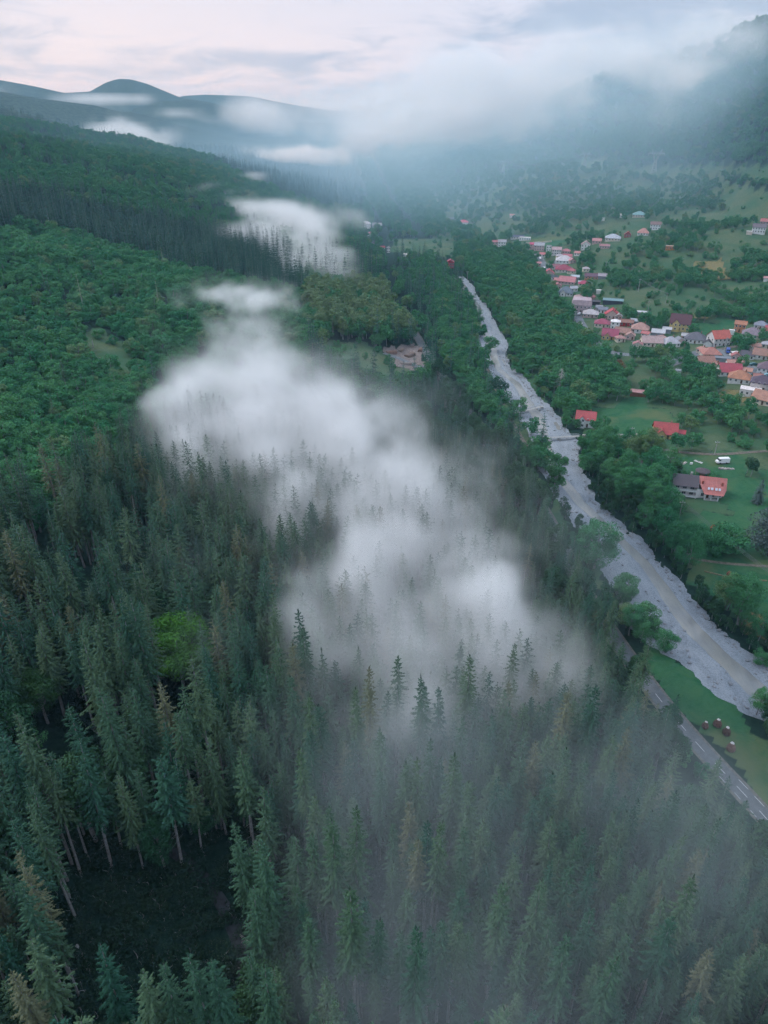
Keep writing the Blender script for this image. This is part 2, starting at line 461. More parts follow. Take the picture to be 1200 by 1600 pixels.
t = m_gravel.node_tree; b = t.nodes['Principled BSDF']; b.inputs['Roughness'].default_value = 0.9; b.inputs['Specular IOR Level'].default_value = 0.2
g = N(t, 'ShaderNodeNewGeometry')
mp = N(t, 'ShaderNodeMapping'); mp.inputs['Scale'].default_value = (1, 0.35, 1); mp.inputs['Rotation'].default_value = (0, 0, -0.12); L(t, g.outputs['Position'], mp.inputs[0])
f1 = noise(t, mp.outputs[0], 0.35, 6, 0.65); f2 = noise(t, g.outputs['Position'], 2.2, 5, 0.8)
vor = N(t, 'ShaderNodeTexVoronoi'); vor.inputs['Scale'].default_value = 1.6; L(t, g.outputs['Position'], vor.inputs['Vector'])
c = mixc(t, mapr(t, f1, 0.35, 0.65), (0.125, 0.150, 0.175), (0.215, 0.245, 0.275))
c = mixc(t, mapr(t, f2, 0.3, 0.75), c, (0.30, 0.33, 0.36))
c = mixc(t, mapr(t, vor.outputs['Distance'], 0.0, 0.35), (0.11, 0.13, 0.15), c)
sz = N(t, 'ShaderNodeSeparateXYZ'); L(t, g.outputs['Position'], sz.inputs[0])
L(t, c, b.inputs['Base Color'])
bp = N(t, 'ShaderNodeBump'); bp.inputs['Strength'].default_value = 0.8; bp.inputs['Distance'].default_value = 0.3; L(t, f2, bp.inputs['Height']); L(t, bp.outputs[0], b.inputs['Normal'])
o = strip('riverbed_gravel', river_l(ys) - 7, river_r(ys) + 7, ys, 64, bed_z, m_gravel); tag(o, kind='structure')

m_water = bpy.data.materials.new('river_water'); m_water.use_nodes = True
t = m_water.node_tree; b = t.nodes['Principled BSDF']; b.inputs['Roughness'].default_value = 0.12; b.inputs['Specular IOR Level'].default_value = 0.5
g = N(t, 'ShaderNodeNewGeometry')
mp = N(t, 'ShaderNodeMapping'); mp.inputs['Scale'].default_value = (1, 0.3, 1); L(t, g.outputs['Position'], mp.inputs[0])
f1 = noise(t, mp.outputs[0], 0.25, 4, 0.6); f2 = noise(t, mp.outputs[0], 2.5, 4, 0.65)
L(t, mixc(t, mapr(t, f1, 0.3, 0.7), (0.235, 0.235, 0.215), (0.165, 0.175, 0.175)), b.inputs['Base Color'])
bp = N(t, 'ShaderNodeBump'); bp.inputs['Strength'].default_value = 0.35; bp.inputs['Distance'].default_value = 0.12; L(t, f2, bp.inputs['Height']); L(t, bp.outputs[0], b.inputs['Normal'])
ysw = np.arange(60, 760, 6.0)
o = strip('river', river_l(ysw) - 0.5, river_r(ysw) + 0.5, ysw, 2, lambda X, Y, T: floor_z(Y) - 0.93 + 0 * X, m_water); tag(o, kind='structure')

# boulders on the gravel bars: too many to count, one object
def rock(seed, n=8):
    r_ = random.Random(seed); bm = bmesh.new(); bmesh.ops.create_icosphere(bm, subdivisions=1, radius=1.0)
    for v_ in bm.verts: v_.co *= r_.uniform(0.75, 1.15)
    v = np.array([v_.co[:] for v_ in bm.verts]) * (1, 0.8, 0.55); f = np.array([[x.index for x in f_.verts] for f_ in bm.faces]); bm.free()
    return v, f
rocks = [rock(i) for i in range(6)]
V = []; F = []; nv = 0
for k in range(2600):
    y = 75 + (nrg.rand() ** 1.6) * 420; l = river_l(y); r_ = river_r(y)
    t_ = nrg.rand(); 
    if nrg.rand() < 0.4: t_ = 1 - abs(nrg.randn()) * 0.05
    if nrg.rand() < 0.12: t_ = abs(nrg.randn()) * 0.05
    t_ = min(max(t_, -0.02), 1.03)
    x = l + (r_ - l) * t_; z = float(bed_z(np.array([[x]]), np.array([[y]]), np.array([[np.clip(t_, 0, 1)]]))[0, 0])
    if z < floor_z(y) - 1.0: continue
    s = 0.14 + nrg.rand() ** 4 * 0.75; v, f = rocks[k % 6]; a = nrg.rand() * 6.28; ca, sa = math.cos(a), math.sin(a)
    vv = v @ np.array([[ca, sa, 0], [-sa, ca, 0], [0, 0, 1]]) * s + (x, y, z + s * 0.2)
    V.append(vv); F.append(f + nv); nv += len(vv)
m_rock = mat('river_rock', (0.27, 0.28, 0.30), var=0.45, nscale=3.0, bump=0.3)
o = link('river_boulders', mesh_np('river_boulders', np.concatenate(V), np.concatenate(F), [m_rock])); tag(o, 'pale loose boulders scattered over the river gravel', 'boulders', kind='stuff')

# ------------------------------------------------------------------ main road
m_asph = mat('asphalt', (0.095, 0.108, 0.118), rough=0.55, spec=0.35, var=0.3, nscale=0.6, bump=0.05)
m_shoulder = mat('road_shoulder', (0.15, 0.145, 0.13), var=0.45, nscale=1.2, bump=0.4)
m_paint = mat('road_paint', (0.50, 0.51, 0.52), rough=0.6, var=0.25, nscale=3)
ysr = np.concatenate([np.arange(-60, 620, 4.0), np.arange(620, 1200, 10)])
from numpy import interp as _i
ysr = ysr[ysr < 600]
def smooth_course(y):
    return sum(road_x(y + o_) for o_ in (-16, -10, -5, 0, 5, 10, 16)) / 7
SLOPE_X = (smooth_course(ysr + 1) - smooth_course(ysr - 1)) / 2
xr_ = smooth_course(ysr)
W = 2.35
strip('road_shoulder', xr_ - W - .8, xr_ + W + .9, ysr, 6, lambda X, Y, T: floor_z(Y) + 0.06 + 0 * X, m_shoulder)['kind'] = 'structure'
strip('road', xr_ - W, xr_ + W, ysr, 3, lambda X, Y, T: floor_z(Y) + 0.10 + 0 * X, m_asph)['kind'] = 'structure'
def marking(y0, y1, off, wdt=0.16):
    yy = np.linspace(y0, y1, max(2, int((y1 - y0) / 2)))
    xx = smooth_course(yy) + off
    return xx, yy, wdt
V = []; F = []; nv = 0
def addmark(y0, y1, off, wdt=0.13):
    global nv
    yy = np.linspace(y0, y1, max(2, int(abs(y1 - y0) / 1.5) + 1)); xx = smooth_course(yy) + off
    z = floor_z(yy) + 0.108
    a = np.stack([xx - wdt, yy, z], -1); b_ = np.stack([xx + wdt, yy, z], -1)
    v = np.concatenate([a, b_]); n = len(yy); i = np.arange(n - 1)
    f = np.stack([i, i + n, i + n + 1, i + 1], -1) + nv
    V.append(v); F.append(f); nv += 2 * n
def road_marks():
    global V, F, nv
    V = []; F = []; nv = 0
    y = 60.0
    while y < 158:
        long_ = 134 < y < 140 or y < 100
        ln_ = 7.0 if long_ else 3.4
        addmark(y, y + ln_, 0.0, 0.09); y += ln_ + 3.8
    y = 40.0
    while y < 122:
        addmark(y, y + 3.0, W - 0.25, 0.08); addmark(y + 2, y + 4, -W + 0.25, 0.06); y += 5.0
    link('road_markings', mesh_np('road_markings', np.concatenate(V), np.concatenate(F), [m_paint]))['kind'] = 'structure'
road_marks()

# side road through the gap by the timber lot (seen at 660, 540)
# ------------------------------------------------------------------ building kit
class MB:
    def __init__(s): s.v = []; s.f = []; s.m = []
    def add(s, v, f, m=0):
        n = len(s.v); s.v += [tuple(map(float, p)) for p in v]; s.f += [tuple(i + n for i in q) for q in f]; s.m += [m] * len(f); return s
    def box(s, x0, x1, y0, y1, z0, z1, m=0):
        return s.add([(x0, y0, z0), (x1, y0, z0), (x1, y1, z0), (x0, y1, z0), (x0, y0, z1), (x1, y0, z1), (x1, y1, z1), (x0, y1, z1)],
                     [(0, 3, 2, 1), (4, 5, 6, 7), (0, 1, 5, 4), (1, 2, 6, 5), (2, 3, 7, 6), (3, 0, 4, 7)], m)
    def bar(s, a, b, r, m=0, n=4):
        v, f = tube_(a, b, r, n); return s.add(v, f, m)
    def slab(s, pts, th, m=0):
        """polygon given anticlockwise from above, thickened downwards"""
        n = len(pts); lo = [(p[0], p[1], p[2] - th) for p in pts]
        return s.add(list(pts) + lo, [tuple(range(n)), tuple(range(2 * n - 1, n - 1, -1))] + [(i, i + n, (i + 1) % n + n, (i + 1) % n) for i in range(n)], m)
    def mesh(s, name, mats):
        me = bpy.data.meshes.new(name); me.from_pydata(s.v, [], s.f)
        for m in mats: me.materials.append(m)
        if len(mats) > 1: me.polygons.foreach_set('material_index', s.m)
        me.update(); return me
    def build(s, name, mats, parent=None, **k):
        return link(name, s.mesh(name, mats if isinstance(mats, (list, tuple)) else [mats]), parent, **k)
def tube_(a, b, r, n=4, r2=None):
    a = Vector(a); b = Vector(b); r2 = r if r2 is None else r2
    d = (b - a).normalized(); u = d.cross(Vector((0.31, 0.2, 0.93))).normalized(); w_ = d.cross(u)
    v = []; 
    for p, rr in ((a, r), (b, r2)):
        for j in range(n):
            t_ = 2 * math.pi * j / n; q = p + u * math.cos(t_) * rr + w_ * math.sin(t_) * rr; v.append(tuple(q))
    f = [(j, (j + 1) % n, (j + 1) % n + n, j + n) for j in range(n)] + [tuple(range(n - 1, -1, -1)), tuple(range(n, 2 * n))]
    return v, f

_mc = {}
def cmat(kind, rgb):
    k = (kind, rgb)
    if k not in _mc:
        if kind == 'wall': _mc[k] = mat('plaster', rgb, rough=0.9, spec=0.1, var=0.22, nscale=0.7, bump=0.1)
        elif kind == 'tile': _mc[k] = roof_mat('roof_tiles', rgb, 3.0, 0.75)
        elif kind == 'metal': _mc[k] = roof_mat('roof_sheet', rgb, 1.2, 0.42)
        else: _mc[k] = mat(kind, rgb, var=0.3, nscale=2.0)
    return _mc[k]
def roof_mat(name, rgb, sc, rough):
    m = bpy.data.materials.new(name); m.use_nodes = True
    t = m.node_tree; b = t.nodes['Principled BSDF']; b.inputs['Roughness'].default_value = rough; b.inputs['Specular IOR Level'].default_value = 0.3
    tcn = N(t, 'ShaderNodeTexCoord')
    wv = N(t, 'ShaderNodeTexWave'); wv.bands_direction = 'X'; wv.inputs['Scale'].default_value = sc * 0.5; wv.inputs['Distortion'].default_value = 0.2
    L(t, tcn.outputs['Object'], wv.inputs['Vector'])
    f = noise(t, tcn.outputs['Object'], 0.45, 6, 0.65)
    g_ = sum(rgb) / 3; rgb = tuple((.72 * x + .28 * g_) * s_ for x, s_ in zip(rgb, (1.05, 1.0, 1.0)))
    c = mixc(t, mapr(t, f, 0.35, 0.7), rgb, tuple(x * 0.62 + 0.02 for x in rgb))
    c = mixc(t, mapr(t, wv.outputs['Fac'], 0.0, 0.35), tuple(x * 0.7 for x in rgb), c)
    L(t, c, b.inputs['Base Color'])
    bp = N(t, 'ShaderNodeBump'); bp.inputs['Strength'].default_value = 0.5; bp.inputs['Distance'].default_value = 0.06; L(t, wv.outputs['Fac'], bp.inputs['Height']); L(t, bp.outputs[0], b.inputs['Normal'])
    return m
M_GLASS = mat('window_glass', (0.035, 0.05, 0.06), rough=0.12, spec=0.6, var=0.3)
M_WHITE = mat('white_frame', (0.72, 0.73, 0.74), var=0.12)
M_WOOD = mat('brown_wood', (0.13, 0.075, 0.045), var=0.5, nscale=4)
M_CONC = mat('concrete', (0.42, 0.42, 0.41), var=0.35, nscale=1.2, bump=0.2)
M_STEEL = mat('galvanised_steel', (0.42, 0.45, 0.48), rough=0.5, var=0.2, metal=0.3)
M_WIRE = mat('wire', (0.16, 0.17, 0.18), var=0.1)
M_BLACK = mat('black_rubber', (0.02, 0.02, 0.02))

_wf = MB(); _wf.box(-.62, .62, -.05, .03, -.72, -.62); _wf.box(-.62, .62, -.05, .03, .62, .72); _wf.box(-.62, -.52, -.05, .03, -.62, .62); _wf.box(.52, .62, -.05, .03, -.62, .62); _wf.box(-.04, .04, -.04, .02, -.62, .62)
ME_WFRAME = _wf.mesh('window', [M_WHITE])
ME_PANE = MB().box(-.52, .52, -.03, .01, -.62, .62).mesh('pane', [M_GLASS])
_w2 = MB(); _w2.box(-.62, .62, -.04, .02, -.72, .72, 0); _w2.box(-.5, .5, -.06, -.041, -.6, .6, 1)
ME_WSIMPLE = _w2.mesh('window', [M_WHITE, M_GLASS])
ME_DOOR = MB().box(-.5, .5, -.06, .02, 0, 2.05).mesh('door', [M_WOOD])

def roof_mesh(style, w_, d_, h, rise, ov=0.5, th=0.16):
    """returns roof MB; footprint x +-w/2, y +-d/2, eaves at z=h"""
    m = MB(); X = w_ / 2 + ov; Y = d_ / 2 + ov; k = rise / (d_ / 2); kx = rise / (w_ / 2)
    if style == 'gable':
        e = h - ov * k; r = h + rise
        m.slab([(-X, -Y, e), (X, -Y, e), (X, -.0, r), (-X, -.0, r)], th); m.slab([(X, Y, e), (-X, Y, e), (-X, .0, r), (X, .0, r)], th)
        m.box(-X, X, -.12, .12, r - .05, r + .05)
    elif style == 'gablef':
        e = h - ov * kx; r = h + rise
        m.slab([(-X, Y, e), (-X, -Y, e), (0, -Y, r), (0, Y, r)], th); m.slab([(X, -Y, e), (X, Y, e), (0, Y, r), (0, -Y, r)], th)
        m.box(-.12, .12, -Y, Y, r - .05, r + .05)
    elif style == 'hip':
        e = h - ov * k; r = h + rise; q = max(X - Y, 0.02)
        m.slab([(-X, -Y, e), (X, -Y, e), (q, 0, r), (-q, 0, r)], th); m.slab([(X, Y, e), (-X, Y, e), (-q, 0, r), (q, 0, r)], th)
        m.slab([(X, -Y, e), (X, Y, e), (q, 0, r)], th); m.slab([(-X, Y, e), (-X, -Y, e), (-q, 0, r)], th)
        m.box(-q, q, -.1, .1, r - .06, r + .04)
    elif style == 'mansard':
        e = h; r1 = h + rise * .7; r = h + rise; x1 = X - 1.0; y1 = Y - 1.0
        for a, b_, c, d in (((-X, -Y), (X, -Y), (x1, -y1), (-x1, -y1)), ((X, -Y), (X, Y), (x1, y1), (x1, -y1)), ((X, Y), (-X, Y), (-x1, y1), (x1, y1)), ((-X, Y), (-X, -Y), (-x1, -y1), (-x1, y1))):
            m.slab([(*a, e), (*b_, e), (*c, r1), (*d, r1)], th)
        q = max(x1 - y1, .02)
        m.slab([(-x1, -y1, r1), (x1, -y1, r1), (q, 0, r), (-q, 0, r)], th); m.slab([(x1, y1, r1), (-x1, y1, r1), (-q, 0, r), (q, 0, r)], th)
        m.slab([(x1, -y1, r1), (x1, y1, r1), (q, 0, r)], th); m.slab([(-x1, y1, r1), (-x1, -y1, r1), (-q, 0, r)], th)
    elif style == 'shed':
        m.slab([(-X, -Y, h + .05), (X, -Y, h + .05), (X, Y, h + rise), (-X, Y, h + rise)], th)
    else:  # flat with a low parapet
        m.box(-w_ / 2 - .15, w_ / 2 + .15, -d_ / 2 - .15, d_ / 2 + .15, h + .004, h + .18); m.box(-w_ / 2 - .15, w_ / 2 + .15, -d_ / 2 - .15, -d_ / 2 + .1, h + .18, h + .45)
    return m
def wall_mesh(style, w_, d_, h, rise):
    m = MB(); x = w_ / 2; y = d_ / 2
    m.add([(-x, -y, -1.5), (x, -y, -1.5), (x, y, -1.5), (-x, y, -1.5), (-x, -y, h), (x, -y, h), (x, y, h), (-x, y, h)], [(0, 1, 5, 4), (1, 2, 6, 5), (2, 3, 7, 6), (3, 0, 4, 7)] + ([] if style in ('gable', 'gablef') else [(4, 5, 6, 7)]))
    if style == 'gable': m.add([(-x, -y, h), (-x, y, h), (-x, 0, h + rise - .1), (x, -y, h), (x, y, h), (x, 0, h + rise - .1)], [(0, 2, 1), (3, 4, 5)])
    if style == 'gablef': m.add([(-x, -y, h), (x, -y, h), (0, -y, h + rise - .1), (-x, y, h), (x, y, h), (0, y, h + rise - .1)], [(0, 1, 2), (3, 5, 4)])
    if style == 'shed': m.add([(-x, -y, h), (x, -y, h), (x, y, h), (-x, y, h), (x, y, h + rise - .1), (-x, y, h + rise - .1)], [(2, 3, 5, 4), (1, 2, 4), (0, 5, 3)])
    return m
def local_frame(px, py):
    P = on_ground(px, py); zc = float(project(*P)[2]); return P, zc, -math.atan2(P[0], P[1])
def house(px, py, wpx, label, roof='gable', wall=(.55, .54, .52), top=(.35, .06, .06), kind='tile', dep=0.8, fl=1, rise=0.55, rot=0, name='house', cat='house', cross=False, chim=1, win=True, hmul=1.0):
    P, zc, az = local_frame(px, py)
    w_ = wpx * zc / FPX * 0.95; d_ = w_ * dep; h = (2.8 * fl + 0.2) * hmul
    if name in ('shed', 'canopy', 'barn'): h = min(h, 2.4 + w_ * .05)
    rs = rise * (w_ if roof == 'gablef' else d_) * 0.5
    back = Vector((math.sin(-az), math.cos(-az), 0)) * d_ * 0.5
    e = link(name, None, loc=(P[0] + back.x, P[1] + back.y, float(hterr(P[0] + back.x, P[1] + back.y)) + 0.1), rot=(0, 0, az + math.radians(rot)))
    tag(e, label, cat)
    BUILT.append((P[0] + back.x, P[1] + back.y, max(w_, d_) * 0.62 + 1.5))
    f_ = Vector((-math.sin(-az), -math.cos(-az), 0)) * (d_ * .5 + 4)
    BUILT.append((P[0] + f_.x, P[1] + f_.y, max(w_ * .5, 3.5)))
    BUILT.append((P[0] + f_.x * 2, P[1] + f_.y * 2, max(w_ * .45, 3)))
    if zc > 650:
        for k_ in (14, 24, 34): BUILT.append((P[0] * (1 - k_ / P[1]), P[1] - k_, max(w_ * .5, 5)))
    mw = cmat('wall', wall); mr = cmat(kind, top)
    wl = wall_mesh(roof, w_, d_, h, rs).build('wall', mw, e)
    rf = roof_mesh(roof, w_, d_, h, rs).build('roof', mr, e)
    if chim and name == 'house' and roof != 'flat':
        cx = w_ * .22; MB().box(cx - .3, cx + .3, .3, .9, h + rs * .5, h + rs + .7).build('chimney', cmat('brick_chimney', (.28, .16, .12)), rf)
    if cross:   # a gabled bay in front
        bw = w_ * .36; bx = -w_ * .18; bd = 1.4; m = MB()
        m.box(bx - bw / 2, bx + bw / 2, -d_ / 2 - bd, -d_ / 2 - .003, -1.2, h); m.add([(bx - bw / 2, -d_ / 2 - bd, h), (bx + bw / 2, -d_ / 2 - bd, h), (bx, -d_ / 2 - bd, h + bw * .55)], [(0, 1, 2)])
        m.build('bay', mw, e)
        m = MB(); yb = -d_ / 2 - bd - .35; ye = -d_ * .08
        m.slab([(bx - bw / 2 - .3, ye, h - .2), (bx - bw / 2 - .3, yb, h - .2), (bx, yb, h + bw * .55 + .1), (bx, ye, h + bw * .55 + .1)], .14)
        m.slab([(bx + bw / 2 + .3, yb, h - .2), (bx + bw / 2 + .3, ye, h - .2), (bx, ye, h + bw * .55 + .1), (bx, yb, h + bw * .55 + .1)], .14)
        m.build('bay_roof', mr, e)
    if win and zc < 900:
        nW = max(2, min(5, int(w_ / 2.4)))
        full = zc < 430
        for lv in range(fl):
            z = 1.5 + lv * 2.75
            for i in range(nW):
                x = (i + .5) / nW * w_ - w_ / 2
                if lv == 0 and i == nW // 2 and zc < 620:
                    link('door', ME_DOOR, e, loc=(x, -d_ / 2 - .02, 0)); continue
                if cross and abs(x + w_ * .18) < w_ * .2: y_ = -d_ / 2 - 1.45
                else: y_ = -d_ / 2 - .03
                o = link('window', ME_WFRAME if full else ME_WSIMPLE, e, loc=(x, y_, z))
                if full: link('pane', ME_PANE, o)
            if zc < 650:
                for i in range(2):
                    y = (i + .5) / 2 * d_ - d_ / 2
                    sd_ = -1 if P[0] > 0 else 1
                    o = link('window', ME_WFRAME if full else ME_WSIMPLE, e, loc=(sd_ * (w_ / 2 + .03), y, z), rot=(0, 0, -math.pi / 2 if sd_ < 0 else math.pi / 2))
                    if full: link('pane', ME_PANE, o)
    return e

